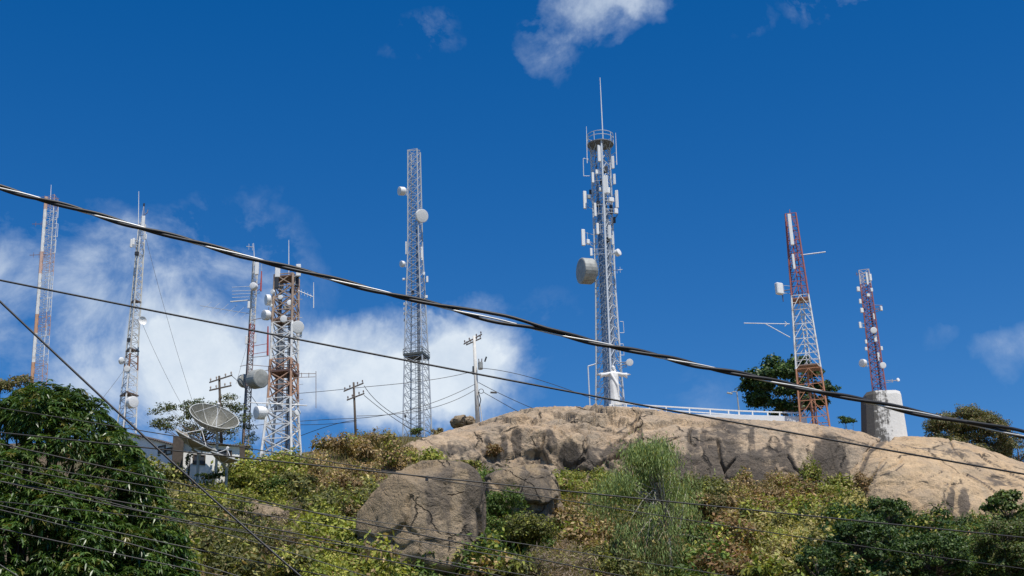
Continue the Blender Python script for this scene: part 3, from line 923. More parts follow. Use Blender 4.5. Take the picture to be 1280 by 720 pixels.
shrub('grey twiggy bush at the bottom centre', 756, 700, 34, 26, 'twig', L=.3, W=.14, odd='olive', odd_p=.35)
shrub('dull brown bush right of the feathery tree', 886, 640, 28, 28, 'olive', odd='dry', odd_p=.4)
shrub('rusty brown dead bush low on the slope at centre right', 932, 672, 30, 28, 'rust', odd='dry', odd_p=.4)
shrub('faded brown bush under the middle of the long outcrop', 962, 626, 26, 16, 'dry', odd='rust')
shrub('yellowish grass green bush spread below the railing end', 1020, 622, 42, 15, 'lime', odd='yellow', odd_p=.4)
shrub('reddish brown bush filling the cleft between the two outcrops', 1082, 608, 14, 24, 'rust', D=143, odd='dry', odd_p=.5)
shrub('pale yellow green bush above the dark trees', 972, 680, 30, 24, 'yellow', odd='lime', odd_p=.5)
shrub('reddish patchy bush above the dark green trees', 1010, 650, 26, 16, 'rust', odd='lime', odd_p=.4)
shrub('small dark green bush at the foot of the tall grey tower', 521, 541, 9, 7, 'green', D=158)
shrub('straw coloured dry bush between the tall grey tower and white pole', 546, 541, 9, 8, 'dry', D=157, odd='yellow', odd_p=.4)
shrub('small green bush on the ridge right of the red and white tower', 1060, 526, 14, 7, 'dark', D=172, odd='green', odd_p=.5)
shrub('brown green bush on the skyline above the mango tree at far left', 8, 486, 34, 20, 'olive', D=112, odd='dry', odd_p=.3)
shrub('dry grassy bush beside the white hut behind the mango tree', 176, 598, 20, 12, 'dry', D=113, odd='olive', odd_p=.4)
shrub('dark climbing plant on the wall of the right hut', 236, 576, 5, 14, 'dark', D=117.2, L=.16, lumps=5)
shrub('dark green sprawling bush in front of the right hut', 262, 596, 20, 6, 'dark', D=113, odd='olive', odd_p=.3)

# ------------------------------------------------------------------ trees
def tree(label, px, py_top, py_foot, D, crown, kind, mat_leafs, mat_bark, L=0.2, W=0.5, dens=1.0, odd='yellow', odd_p=.06, name='tree', lump_r=(0.2, 0.34), nl=26, lean=0.0, trunk_r=0.16, droop=0.0, group=None, up=0.35):
    """crown: (px, py, rx, ry) of the crown's outline; limbs reach from the trunk to leaf clumps"""
    cpx, cpy, rx, ry = crown
    c = P(cpx, cpy, D); s = mpp(c)
    RX, RZ = rx * s, ry * s
    RY = min(RX, max(RZ, RX * .7))
    foot = P(px, py_foot, D)
    g = float(ground_z(foot[0], foot[1]))
    foot[2] = g - 0.2 if g < c[2] - RZ * .5 else c[2] - RZ - 1.0
    o = empty(name, foot, label, 'tree', group)
    tb = MB()
    top = c + np.array([0, 0, RZ * .45])
    mid = foot * .5 + c * .5 + np.array([rng.normal() * .15, 0, 0])
    tb.tube([foot, mid, c - np.array([0, 0, RZ * .25]), top], [trunk_r, trunk_r * .75, trunk_r * .5, trunk_r * .15], (0.2, 0.16, 0.12), 8)
    parts = []
    for k in range(nl):
        for _ in range(40):
            q = rng.uniform(-1, 1, 3)
            if 0.2 < np.linalg.norm(q) < 1: break
        q = q / np.linalg.norm(q) * np.linalg.norm(q) ** .5 * .8
        e = c + q * np.array([RX, RY, RZ])
        rr = rng.uniform(*lump_r)
        lr = np.array([RX, RY, RZ]) * rr
        lr = lr * .5 + lr.mean() * .5
        parts.append(mound(e, lr, max(30, int(dens * 260 * lr[0] * lr[2])), kind, L, W, odd, odd_p, 0.45, up))
        t = rng.uniform(.1, .8)
        st = mid * (1 - t) + (c - np.array([0, 0, RZ * .2])) * t
        tb.tube([st, st * .5 + e * .5 + np.array([0, 0, -.08 * RZ]), e], [trunk_r * .38, trunk_r * .22, trunk_r * .06], (0.2, 0.16, 0.12), 5)
    V, Fc, C = join(parts)
    tb.build('trunk', mat_bark, o, smooth=True)
    mesh_from('crown', V - foot, Fc, mat_leafs, o, C)
    return o

tree('dark green round leaved tree behind the red and white tower', 985, 450, 530, 178, (986, 486, 64, 42), 'dark', M['tree'], M['bark'], L=.36, W=.7, dens=1.6, odd='green', odd_p=.25, nl=34, lump_r=(.16, .27))
tree('olive rounded tree on the skyline behind the pale dome', 1212, 510, 575, 176, (1212, 552, 66, 42), 'olive', M['tree'], M['bark'], L=.26, W=.4, dens=2.6, odd='dry', odd_p=.22, nl=60, lump_r=(.2, .3))
tree('dull green low tree at the right edge of the skyline', 1268, 530, 590, 182, (1272, 562, 28, 26), 'olive', M['tree'], M['bark'], L=.26, W=.4, dens=1.2, odd='twig', odd_p=.3, nl=18)
tree('sparse thin leaved tree behind the satellite dishes', 262, 490, 580, 142, (254, 524, 80, 36), 'olive', M['tree'], M['bark'], L=.22, W=.5, dens=1.05, odd='dark', odd_p=.4, nl=50, lump_r=(.11, .2), trunk_r=.13)
tree('small grey green tree below the slim mast', 312, 520, 590, 137, (304, 548, 18, 28), 'olive', M['tree'], M['bark'], L=.18, W=.4, dens=1.0, odd='dark', odd_p=.4, nl=16, trunk_r=.08)

def feathery_tree():
    """light crown of hanging thread-like leaves"""
    D = float(hit(838, 722)[1])
    c = P(812, 628, D); s = mpp(c)
    foot = P(838, 740, D); foot[2] = float(ground_z(foot[0], foot[1])) - .3
    o = empty('feathery_tree', foot, 'grey green feathery tree with drooping fine leaves in the middle of the slope', 'tree')
    tb = MB(); V, Fc, C = [], [], []
    n0 = 0
    fork = P(836, 672, D)
    tb.tube([foot, (foot + fork) / 2 + np.array([.1, 0, 0]), fork], [.17, .14, .11], n=8)
    tips = []
    for k in range(78):
        a = rng.uniform(0, 2 * math.pi); q = rng.random() ** .5
        yy = -74 + 156 * rng.random() ** 1.5
        wid = 64 * math.sqrt(max(0.05, 1 - (max(-yy, 0) / 78) ** 2)) * (1 - max(yy, 0) / 300) * rng.uniform(.75, 1.2)
        e = P(814 + 4 * rng.normal() + wid * q * math.cos(a), 630 + yy, D + math.sin(a) * q * wid * s)
        st = fork * rng.uniform(.2, .9) + P(812, 585, D) * 0
        t = rng.uniform(0, .75)
        st = fork * (1 - t) + P(816, 575, D) * t
        tb.tube([st, st * .5 + e * .5 + np.array([0, 0, .25]), e], [.05, .03, .008], n=5)
        tips.append(e)
    tb.tube([fork, P(826, 620, D), P(816, 570, D)], [.11, .07, .02], n=7)
    tb.tube([fork, P(846, 700, D) * .3 + P(852, 640, D) * .7, P(858, 610, D)], [.09, .05, .02], n=7)
    pts, nr, Ls, cols = [], [], [], []
    for e in tips:
        n = int(rng.uniform(170, 430))
        d = rng.normal(size=(n, 3)) * np.array([.5, .5, .36]) * rng.uniform(.7, 1.35)
        d[:, 2] -= np.abs(rng.normal(size=n)) * .35
        pts.append(e + d)
        cols.append(leaf_cols('grey', n, 'dry' if e[2] < c[2] - 1.2 else 'lime', .2))
    pts = np.concatenate(pts); n = len(pts)
    # hanging blades: long axis mostly down
    down = np.stack([rng.normal(size=n) * .35, rng.normal(size=n) * .35, -np.ones(n)], 1); down /= np.linalg.norm(down, axis=1, keepdims=True)
    sd = np.cross(down, rng.normal(size=(n, 3))); sd /= np.linalg.norm(sd, axis=1, keepdims=True)
    L = rng.uniform(.18, .4, n)[:, None]; W = .026
    Vv = np.stack([pts, pts + down * L * .5 + sd * W, pts + down * L, pts + down * L * .5 - sd * W], 1).reshape(-1, 3)
    tb.build('trunk', M['pale_bark'], o, smooth=True)
    mesh_from('crown', Vv - foot, np.arange(4 * n).reshape(-1, 4), M['leaf'], o, np.repeat(np.concatenate(cols), 4, axis=0))
feathery_tree()

tree('dark green leafy tree at the bottom right with dense shaded crown', 1090, 650, 760, 92, (1078, 690, 60, 46), 'dark', M['tree'], M['bark'], L=.17, W=.55, dens=5.0, odd='green', odd_p=.35, nl=76, lump_r=(.12, .27), name='broadleaf_tree')
tree('dark green broadleaf tree between the pale dome and bottom edge', 1170, 650, 760, 96, (1166, 700, 60, 38), 'green', M['tree'], M['bark'], L=.17, W=.55, dens=5.0, odd='dark', odd_p=.45, nl=74, lump_r=(.12, .27), name='broadleaf_tree')
tree('green bushy tree rising in front of the left end of the pale dome', 1114, 620, 720, 104, (1108, 642, 34, 22), 'dark', M['tree'], M['bark'], L=.17, W=.55, dens=4.5, odd='green', odd_p=.5, nl=26, lump_r=(.22, .36), name='broadleaf_tree')
tree('olive green tree at the right edge below the dome', 1256, 640, 760, 98, (1262, 690, 50, 50), 'olive', M['tree'], M['bark'], L=.17, W=.5, dens=4.2, odd='green', odd_p=.5, nl=74, lump_r=(.12, .27), name='broadleaf_tree')
tree('green tree with rounded leaves against the right flank of the dome', 1266, 610, 720, 106, (1264, 636, 38, 24), 'green', M['tree'], M['bark'], L=.22, W=.7, dens=3.2, odd='olive', odd_p=.3, nl=24, lump_r=(.2, .34), name='broadleaf_tree')
tree('low dark tree at the bottom edge left of the dark leafy trees', 1030, 690, 770, 90, (1022, 712, 30, 30), 'dark', M['tree'], M['bark'], L=.17, W=.55, dens=4.6, odd='green', odd_p=.3, nl=22, lump_r=(.22, .36), name='broadleaf_tree')

def mango_tree():
    global rng
    rng = np.random.default_rng(5)
    D = 35.0
    c = P(20, 742, D); s = mpp(c)
    foot = np.array([c[0], c[1] + .3, float(ground_z(c[0], c[1])) - .2])
    o = empty('mango_tree', foot, 'large dark glossy mango tree filling the lower left corner', 'tree')
    tb = MB()
    tb.tube([foot, foot * .5 + c * .5 + np.array([.1, 0, -.3]), c + np.array([0, 0, .5])], [.38, .3, .2], n=10)
    # outline of the crown in plan of the picture, and lobes filling it
    lobes = []
    outline = np.array([(-200, 560), (-60, 500), (0, 500), (40, 482), (80, 483), (112, 492), (140, 520), (165, 548), (188, 585), (212, 625), (230, 665), (240, 700), (244, 740), (235, 800), (200, 860)], float)
    cc = np.array([0.0, 790.0])
    ring = np.vstack([outline, [(120, 900), (-120, 900), (-240, 760)]])
    def reach(v):
        """how far from the crown's middle its outline lies in direction v"""
        best = 1e9
        for a, b in zip(ring, np.roll(ring, -1, 0)):
            e = b - a
            den = v[0] * e[1] - v[1] * e[0]
            if abs(den) < 1e-9: continue
            w = a - cc
            t = (w[0] * e[1] - w[1] * e[0]) / den
            u = (w[0] * v[1] - w[1] * v[0]) / den
            if t > 0 and -1e-6 <= u <= 1 + 1e-6: best = min(best, t)
        return best
    for k in range(380):
        a = rng.uniform(-math.pi * .62, math.pi * .58)
        v = np.array([math.sin(a), -math.cos(a)])
        L0 = reach(v)
        if L0 > 1e6: continue
        f = 1.0 if k < 80 else math.sqrt(rng.random())
        r_px = rng.uniform(14, 26) if k < 80 else rng.uniform(20, 36)
        if k % 9 == 0: r_px *= .55
        d0 = max(0.0, min(L0 * f, L0 - r_px * rng.uniform(.75, 1.25)))
        q = cc + v * d0
        rr = d0 / L0
        dep = -math.sqrt(max(0, 1 - rr * rr)) * 4.0 * rng.uniform(.8, 1.05) + (rng.normal() * .5 if k < 80 else 0)
        lobes.append((P(q[0], q[1], D + dep), r_px * s * (1 + dep / D)))
    base, axis_, cols, Ls = [], [], [], []
    for p, r in lobes:
        n_ros = int(110 * (r / .6) ** 2)
        d = rng.normal(size=(n_ros, 3)); d[:, 2] = d[:, 2] * .8 + .35; d[:, 1] -= .25
        d /= np.linalg.norm(d, axis=1, keepdims=True)
        pos = p + d * r * (0.72 + .34 * rng.random((n_ros, 1)))
        tint = 0.75 + .5 * rng.random()
        for j in range(n_ros):
            nl = rng.integers(7, 12)
            ang = np.linspace(0, 2 * math.pi, nl, endpoint=False) + rng.random() * 6
            ax0 = d[j] * .6 + np.array([0, 0, .5]); a, b, z = frame(ax0)
            out = np.cos(ang)[:, None] * a + np.sin(ang)[:, None] * b
            dirn = out + z * rng.uniform(-.15, .55, (nl, 1)) + np.array([0, 0, -.28])
            base.append(np.repeat(pos[j][None], nl, 0)); axis_.append(dirn)
            g = np.array([(0.044, 0.09, 0.018), (0.062, 0.118, 0.024), (0.034, 0.072, 0.016), (0.11, 0.16, 0.034)])[rng.integers(0, 4, nl)]
            if rng.random() < .07: g = np.array([[0.15, 0.14, 0.03]]) * np.ones((nl, 1))
            cols.append(1.2 * g * tint * rng.uniform(.8, 1.2, (nl, 1)))
            Ls.append(rng.uniform(.10, .20, nl))
    B = np.concatenate(base); A = np.concatenate(axis_); Cc = np.concatenate(cols); L = np.concatenate(Ls)[:, None]
    A /= np.linalg.norm(A, axis=1, keepdims=True)
    n = len(B)
    side = np.cross(A, np.array([0, 0, 1.0])); side /= np.linalg.norm(side, axis=1, keepdims=True) + 1e-9
    roll = rng.normal(size=(n, 1)) * .5
    nrm = np.cross(side, A); side = side * np.cos(roll) + nrm * np.sin(roll)
    nrm = np.cross(side, A)
    w = L * .125
    sag = np.array([0, 0, -1.0])
    p1 = B + A * L * .12
    p2 = B + A * L * .5 + sag * L * .04
    p3 = B + A * L + sag * L * .26
    V = np.stack([B, p1 - side * w * .6, p2 - side * w, p3, p2 + side * w, p1 + side * w * .6, p1 - nrm * w * .18, p2 - nrm * w * .3], 1).reshape(-1, 3)
    i = np.arange(n)[:, None] * 8
    Fc = np.concatenate([i + np.array(f) for f in ((1, 2, 7, 6), (6, 7, 4, 5))])
    F3 = np.concatenate([i + np.array(f) for f in ((0, 1, 6), (0, 6, 5), (2, 3, 7), (7, 3, 4))])
    faces = np.concatenate([Fc, np.concatenate([F3, F3[:, 2:3]], 1)]) if False else None
    # quads only: the triangles are built as a second index block of thin quads
    me_f = [Fc, np.concatenate([i + np.array([0, 1, 6, 5]), i + np.array([7, 2, 3, 4])])]
    for p, r in lobes[::2]:
        m0 = foot * .35 + c * .65
        tb.tube([m0, m0 * .45 + p * .55 + np.array([0, 0, -.2]), p], [.09, .05, .015], n=5)
    tb.build('trunk', M['bark'], o, smooth=True)
    mesh_from('crown', V - foot, np.concatenate(me_f), M['mango'], o, np.repeat(Cc, 8, axis=0))
mango_tree()

# ------------------------------------------------------------------ lattice towers
WHITE, GALV, ORANGE, RED = (.80, .80, .78), (.50, .53, .56), (.56, .27, .14), (.40, .12, .09)
RUST, MAROON, CREAM = (.30, .155, .085), (.22, .07, .085), (.66, .65, .60)

class Tower:
    """a lattice tower between two picture points at distance D; its parts are children of one Empty at its foot"""
    def __init__(s, name, label, base, top, D, widths, nbays, nsides=4, rot=0.35, leg=0.09, brace=0.035, colfn=None, mat='galv', pattern='X', cat='tower', leg_scale=None, group=None):
        s.B, s.T, s.D = P(*base, D), P(*top, D), D
        s.root = empty(name, s.B, label, cat, group)
        s.mat = M[mat]
        s.n, s.rot = nsides, rot
        fac = max(abs(math.cos(rot + 2 * math.pi * k / nsides)) for k in range(nsides))
        lo = min(math.cos(rot + 2 * math.pi * k / nsides) for k in range(nsides)); hi = max(math.cos(rot + 2 * math.pi * k / nsides) for k in range(nsides))
        ts = [w[0] for w in widths]
        rs = [w[1] * mpp(s.B + (s.T - s.B) * w[0]) / (hi - lo) for w in widths]
        s.rad = lambda t: float(np.interp(t, ts, rs))
        s.colfn = colfn or (lambda t: GALV)
        s.cen_shift = -(hi + lo) / 2
        zs = np.linspace(0, 1, nbays + 1) ** 0.94
        legs = [MB() for _ in range(nsides)]
        br = MB()
        for i in range(nbays):
            t0, t1 = zs[i], zs[i + 1]
            c = s.colfn((t0 + t1) / 2)
            for k in range(nsides):
                lr = leg * (leg_scale[k] if leg_scale else 1)
                legs[k].beam(s.corner(k, t0), s.corner(k, t1), lr, c, 6)
                a0, a1 = s.corner(k, t0), s.corner(k, t1)
                b0, b1 = s.corner(k + 1, t0), s.corner(k + 1, t1)
                br.beam(a1, b1, brace, c)
                if pattern == 'X':
                    br.beam(a0, b1, brace, c); br.beam(b0, a1, brace, c)
                elif pattern == 'Z':
                    if (i + k) % 2: br.beam(a0, b1, brace, c)
                    else: br.beam(b0, a1, brace, c)
                elif pattern == 'K':
                    m = (a1 + b1) / 2
                    br.beam(a0, m, brace, c); br.beam(b0, m, brace, c)
                    m0 = (a0 + m) / 2; m2 = (b0 + m) / 2
                    br.beam(m0, (a0 + a1) / 2, brace * .7, c); br.beam(m2, (b0 + b1) / 2, brace * .7, c)
        for l in legs: l.build('leg', s.mat, s.root)
        br.build('bracing', s.mat, s.root)
    def axis(s, t): return s.B + (s.T - s.B) * t
    def corner(s, k, t):
        a = s.rot + 2 * math.pi * k / s.n
        return s.axis(t) + s.rad(t) * np.array([math.cos(a) + s.cen_shift, math.sin(a), 0])
    def t_of(s, py):
        y0, y1 = proj(s.B)[1], proj(s.T)[1]
        return (py - y0) / (y1 - y0)
    def near(s, p):
        """the point on the nearest leg at p's height, to bolt a bracket to"""
        t = float(np.clip((p[2] - s.B[2]) / (s.T[2] - s.B[2]), 0, 1))
        cs = [s.corner(k, t) for k in range(s.n)]
        return min(cs, key=lambda c: np.linalg.norm(c - p))
    def dish(s, px, py, dpx, d, depth=0.35, kind='drum', off=-0.9, mat='white', name='dish_antenna'):
        p = P(px, py, s.D + off); m = mpp(p)
        r = dpx * m / 2
        d = np.asarray(d, float); d /= np.linalg.norm(d)
        h = 2 * r * depth
        mb = MB()
        if kind == 'drum':
            mb.lathe(p, d, [(-h * .75, r * .12), (-h * .7, r * .45), (-h * .45, r * .9), (-h * .3, r), (h * .47, r), (h * .5, r * .985), (h * .53, r * .9), (h * .57, r * .5), (h * .58, .01)], n=24)
        else:
            prof = [(-h * .5 + h * (q ** 2), r * q) for q in (0.05, .25, .5, .75, 1.0)]
            mb.lathe(p, d, prof + [(h * .53, r * .99), (h * .50, r * .96)] + [(-h * .5 + h * q ** 2 + .03, r * q) for q in (.75, .5, .25, .05)], n=24)
            mb.beam(p - d * h * .4, p + d * (h * .5 + r * .55), r * .03, n=5)
            mb.lathe(p + d * (h * .5 + r * .5), d, [(0, r * .06), (r * .14, r * .09), (r * .16, .01)], n=10)
        o = mb.build(name, M[mat], s.root, smooth=False)
        bk = MB(); q = s.near(p); bp = p - d * h * .6
        pipe = np.array([bp[0] * .6 + q[0] * .4, bp[1] * .6 + q[1] * .4, p[2]])
        bk.beam(pipe - np.array([0, 0, r * .9]), pipe + np.array([0, 0, r * .9]), .05, GALV, 6)
        bk.beam(bp, pipe, .05, GALV, 5)
        for dz in (-.5, .5):
            bk.beam(pipe + np.array([0, 0, r * dz]), q + np.array([0, 0, r * dz]), .035, GALV)
        b = bk.build('bracket', M['galv'], s.root)
        b.parent = o
        return o
    def panel(s, px, py, w, h, off=-0.8, ang=0.0, mat='white', name='panel_antenna', tilt=0.0):
        p = P(px, py, s.D + off); m = mpp(p)
        u = np.array([math.cos(ang), math.sin(ang), 0]); up = (s.T - s.B) / np.linalg.norm(s.T - s.B)
        v = np.cross(up, u)
        mb = MB(); mb.box(p, (u, v, up), (w * m / 2, w * m * .3, h * m / 2), bev=.35)
        o = mb.build(name, M[mat], s.root)
        bk = MB(); q = s.near(p)
        for dz in (-.34, .34):
            z = up * h * m * dz
            bk.beam(p + z, q + z, .035, GALV)
        bk.beam(p * .6 + q * .4 - up * h * m * .4, p * .6 + q * .4 + up * h * m * .4, .03, GALV)
        bk.build('bracket', M['galv'], s.root).parent = o
        return o
    def whip(s, p0, p1, r=0.04, mat='white', off=0.0, arms=True, name='whip_antenna'):
        a, b = P(*p0, s.D + off), P(*p1, s.D + off)
        mb = MB(); mb.tube([a, a * .5 + b * .5, b], [r, r * .9, r * .55], WHITE, 6)
        if arms:
            for t in (.12, .4):
                q = a * (1 - t) + b * t
                mb.beam(q, s.near(q), .03, GALV)
        return mb.build(name, M[mat], s.root)
    def pipes(s, segs, r=.035, name='antenna_arm', mat='galv', off=0.0, col=GALV):
        mb = MB()
        for a, b in segs: mb.beam(P(*a, s.D + off), P(*b, s.D + off), r, col, 5)
        return mb.build(name, M[mat], s.root)
    def yagi(s, p0, p1, n, el_px, vertical=False, r=.022, off=0.0, col=GALV, mat='galv', dirn=None):
        a, b = P(*p0, s.D + off), P(*p1, s.D + off); m = mpp(a)
        mb = MB(); mb.beam(a, b, r * 1.5, col, 5)
        e = np.array([0, 0, 1.0]) if vertical else (np.array([.35, .9, .1]) if dirn is None else np.asarray(dirn, float))
        e /= np.linalg.norm(e)
        for k in range(n):
            t = (k + .3) / n
            l = el_px * m / 2 * (1.1 - .3 * t)
            q = a * (1 - t) + b * t
            mb.beam(q - e * l, q + e * l, r, col, 4)
        return mb.build('yagi_antenna', M[mat], s.root)
    def platform(s, py, grow=1.25, th=.08, mat='steel', col=(.1, .1, .1), rail=0.0, name='platform'):
        t = s.t_of(py); c = s.axis(t); mb = MB()
        r = s.rad(t) * grow
        cs = [s.axis(t) + r * np.array([math.cos(s.rot + 2 * math.pi * k / s.n) + s.cen_shift, math.sin(s.rot + 2 * math.pi * k / s.n), 0]) for k in range(s.n)]
        V = [x + np.array([0, 0, dz]) for dz in (-th, th) for x in cs]
        n = s.n
        mb.add(V, [tuple(range(n - 1, -1, -1)), tuple(range(n, 2 * n))] + [(k, (k + 1) % n, n + (k + 1) % n, n + k) for k in range(n)], col)
        if rail:
            for k in range(n):
                for dz in (rail * .5, rail):
                    mb.beam(cs[k] + np.array([0, 0, dz]), cs[(k + 1) % n] + np.array([0, 0, dz]), .03, col)
                mb.beam(cs[k], cs[k] + np.array([0, 0, rail]), .03, col)
        return mb.build(name, M[mat], s.root)
    def ladder(s, shift=(0, 0), w=.22, t0=0.0, t1=.98, r=.035, col=None, step=.45, name='ladder'):
        mb = MB()
        L = np.linalg.norm(s.T - s.B)
        n = int(L * (t1 - t0) / step)
        sh = np.array([shift[0], shift[1], 0])
        for i in range(n):
            ta, tb_ = t0 + (t1 - t0) * i / n, t0 + (t1 - t0) * (i + 1) / n
            c = col or s.colfn(ta)
            for sg in (-1, 1):
                e = np.array([sg * w, 0, 0]) + sh
                mb.beam(s.axis(ta) + e, s.axis(tb_) + e, r, c, 4)
            mb.beam(s.axis(ta) + sh - np.array([w, 0, 0]), s.axis(ta) + sh + np.array([w, 0, 0]), r * .6, c, 4)
        return mb.build(name, s.mat, s.root)
    def cables(s, shift=(0, 0), n=4, r=.03, t0=0.0, t1=.8, col=(.05, .05, .055)):
        mb = MB()
        for k in range(n):
            e = np.array([shift[0] + (k - n / 2) * r * 2.4, shift[1], 0])
            mb.beam(s.axis(t0) + e, s.axis(t1 - .07 * k) + e, r, col, 5)
        return mb.build('feeder_cable', M['steel'], s.root)

LEFT, RIGHT, FRONT = (-1, -.15, 0), (1, -.25, 0), (-.1, -1, -.05)
def bands(t, stops):
    for lim, c in stops:
        if t < lim: return c
    return stops[-1][1]

# far left: slim orange and white mast
t = Tower('lattice_mast', 'thin orange and white mast at far left rising behind the mango tree', (46, 500), (64, 246), 186, [(0, 16), (1, 12.5)], 44, 3, math.pi, .085, .022,
          lambda q: bands(q, [(.17, (.62, .36, .22)), (.32, WHITE), (.42, (.62, .36, .22)), (.60, WHITE), (.72, (.66, .45, .36)), (.93, WHITE), (1.1, (.62, .42, .32))]), 'steel', 'Z', leg_scale=[3.0, .5, .5])
t.whip((63, 250), (64, 231), .05, off=0, arms=False)
t.ladder((.35, -.3), .25, col=(.62, .66, .7))
for y0, y1, dx in ((256, 272, 12), (280, 296, 13), (300, 316, 12), (345, 362, 9), (372, 388, 9), (405, 420, 8), (430, 446, 7)):
    ax = 64 - (y0 - 246) * 18 / 254 + dx - 2
    t.pipes([((ax, y0), (ax - 1, y1)), ((ax - 4, y0), (ax, y0)), ((ax - 5, y1), (ax - 1, y1))], .045, 'dipole_antenna', 'galv', -.8, (.7, .74, .76))
t.yagi((60, 280), (40, 280), 3, 7, True, .025, 0, RUST, 'steel')
t.yagi((58, 318), (37, 319), 3, 8, True, .025, 0, RUST, 'steel')
t.pipes([((56, 244), (50, 345)), ((52, 246), (74, 248))], .025, 'antenna_wire', 'steel', .3, RUST)

# pale guyed mast above the hut
t = Tower('lattice_mast', 'pale grey tapering mast with white dishes above the hut', (156, 540), (177, 280), 146, [(0, 24), (.4, 14), (1, 8)], 30, 3, .6, .085, .032, lambda q: bands(q, [(.3, WHITE), (.36, RUST), (.5, CREAM), (.9, CREAM), (1.1, WHITE)]), 'steel', 'Z')
t.whip((173, 282), (173.5, 239), .045, arms=False)
t.panel(179, 277, 4.2, 15); t.pipes([((176, 272), (184, 266)), ((180, 268), (180, 255)), ((184, 266), (185, 262))], .05, 'antenna_arm', 'steel', -.3, (.25, .25, .3))
t.panel(180, 256, 2, 4, -.3, mat='darkbox', name='beacon_lamp')
t.panel(164, 304, 3.0, 11, -.4, .9); t.panel(167, 302, 3.0, 9, -.9, .2); t.pipes([((164, 301), (175, 300)), ((164, 308), (175, 306))], .05, 'antenna_arm')
t.panel(182, 296, 3, 7, -.5, -.6)
t.panel(171, 317, 5, 5, -.6, mat='darkbox', name='equipment_box'); t.panel(161, 425, 4, 5, -.6, mat='darkbox', name='equipment_box')
t.dish(178, 401, 11, (.55, -.8, 0), .22, 'open'); t.dish(152, 451, 9, (-.8, .35, .1), .3); t.dish(159, 461, 8, FRONT, .3); t.dish(165, 503, 15, (.75, -.65, -.05), .5)
for y in (380, 441, 495): t.platform(y, 1.2, .07, col=(.16, .11, .08))
t.cables((0, -.25), 3)

# slim rusty mast with yagis
t = Tower('lattice_mast', 'slim rusty mast crowded with yagi antennas left of the flared tower', (304, 592), (319, 326), 146, [(0, 8.5), (1, 6.5)], 46, 3, .4, .06, .03, lambda q: bands(q, [(.3, (.4, .3, .26)), (.55, (.36, .3, .29)), (.7, RED), (1.1, CREAM)]), 'rusty', 'Z')
t.whip((318, 328), (317, 304), .05, mat='galv', arms=False)
t.yagi((317, 309), (308, 308), 2, 9, True, .03, 0, (.6, .62, .64))
t.panel(321, 336, 5, 16); t.dish(317.5, 358, 9, (-.3, -1, 0), .8, 'drum'); t.panel(311, 381, 3, 9); t.panel(308, 425, 3, 11); t.panel(319, 423, 3, 12)
t.whip((326, 364), (327, 339), .1, 'red', -.5); t.pipes([((318, 368), (325, 366)), ((327, 340), (327, 330))], .03)
for y in (358, 363, 367, 371): t.pipes([((290, y + 1), (314, y))], .028, 'dipole_antenna', 'galv', -.3, (.62, .64, .66))
t.yagi((312, 392), (250, 382), 6, 24, False, .022, -.3, (.55, .57, .6), dirn=(.62, .3, .72))
t.yagi((312, 375), (288, 377), 1, 2, False, .05, -.3, WHITE)
t.dish(321, 474, 24, (.65, -.6, -.1), .75, 'drum', -1.2, 'drumgrey', 'horn_antenna')
t.dish(305, 476, 17, (-.7, .7, 0), .3, 'drum', .9, 'drumgrey')
t.pipes([((315, 400), (335, 396)), ((335, 396), (336, 384))], .04, 'antenna_arm', 'steel', -.3, (.25, .2, .18))
for a, b in (((312, 447), (345, 444)), ((312, 456), (345, 459)), ((300, 458), (314, 455)), ((314, 466), (340, 462))): t.pipes([(a, b)], .035, 'antenna_arm', 'steel', -.2, (.28, .22, .2))
t.whip((334.5, 444), (335, 408), .12, 'red', -.5, arms=True)
t.cables((-.1, -.2), 4, t1=.7)

# flared white and rust tower
wd = [(0, 49), (.14, 42), (.3, 35), (.45, 32), (1, 27)]
t = Tower('lattice_tower', 'squat flared white and rusty tower loaded with round dishes', (351, 590), (358.5, 346), 138, wd, 15, 4, .62, .125, .062,
          lambda q: bands(q, [(.375, WHITE), (.53, (.55, .33, .22)), (.755, WHITE), (1.1, (.42, .31, .23))]), 'rusty', 'X')
t.whip((361, 350), (361, 300), .05, arms=False)
t.panel(347, 340, 6.5, 15, -.9); t.panel(373, 338, 6, 16, -.6); t.panel(346, 354, 5, 14, -.9, mat='darkbox'); t.panel(371, 352, 5, 14, -.3, mat='darkbox')
t.dish(335, 375, 14, (-.85, -.4, -.1), .4); t.dish(333, 394, 13, (-.7, -.6, -.1), .6); t.dish(372, 409, 16, (.3, -1, -.2), .3); t.dish(341, 365, 6, (-.6, -.8, 0), .5)
t.dish(339, 382, 4, (-.2, -1, 0), .6); t.dish(326, 516, 17, (-.75, -.55, -.1), .75); t.dish(371.5, 516, 8, (.6, -.8, 0), .5); t.dish(355, 399, 9, FRONT, .5); t.panel(376, 418, 3, 8, -.6)
t.dish(362, 379, 7, (.2, -1, 0), .6); t.dish(351, 372, 6, (-.2, -1, 0), .6)
t.pipes([((310, 503), (384, 507))], .06, 'cross_bar', 'steel', -1.2, WHITE)
t.pipes([((368, 467), (395, 467)), ((368, 472), (394, 471)), ((377, 466), (377, 472)), ((386, 466), (386, 472)), ((395, 464), (395, 510))], .035, 'antenna_arm', 'steel', 0, (.35, .3, .28))
t.yagi((372, 363), (391, 371), 5, 7, True, .03, 0, (.6, .62, .64)); t.whip((392, 385), (392, 353), .05, off=0, arms=False)
t.pipes([((370, 375), (378, 374)), ((366, 397), (378, 397)), ((370, 440), (374, 438)), ((372, 481), (379, 480)), ((372, 500), (379, 499))], .03)
t.platform(470, 1.1, .1, col=(.14, .08, .06), rail=.5); t.platform(349, 1.05, .07, col=(.2, .12, .08)); t.platform(404, 1.05, .07, col=(.25, .15, .1))
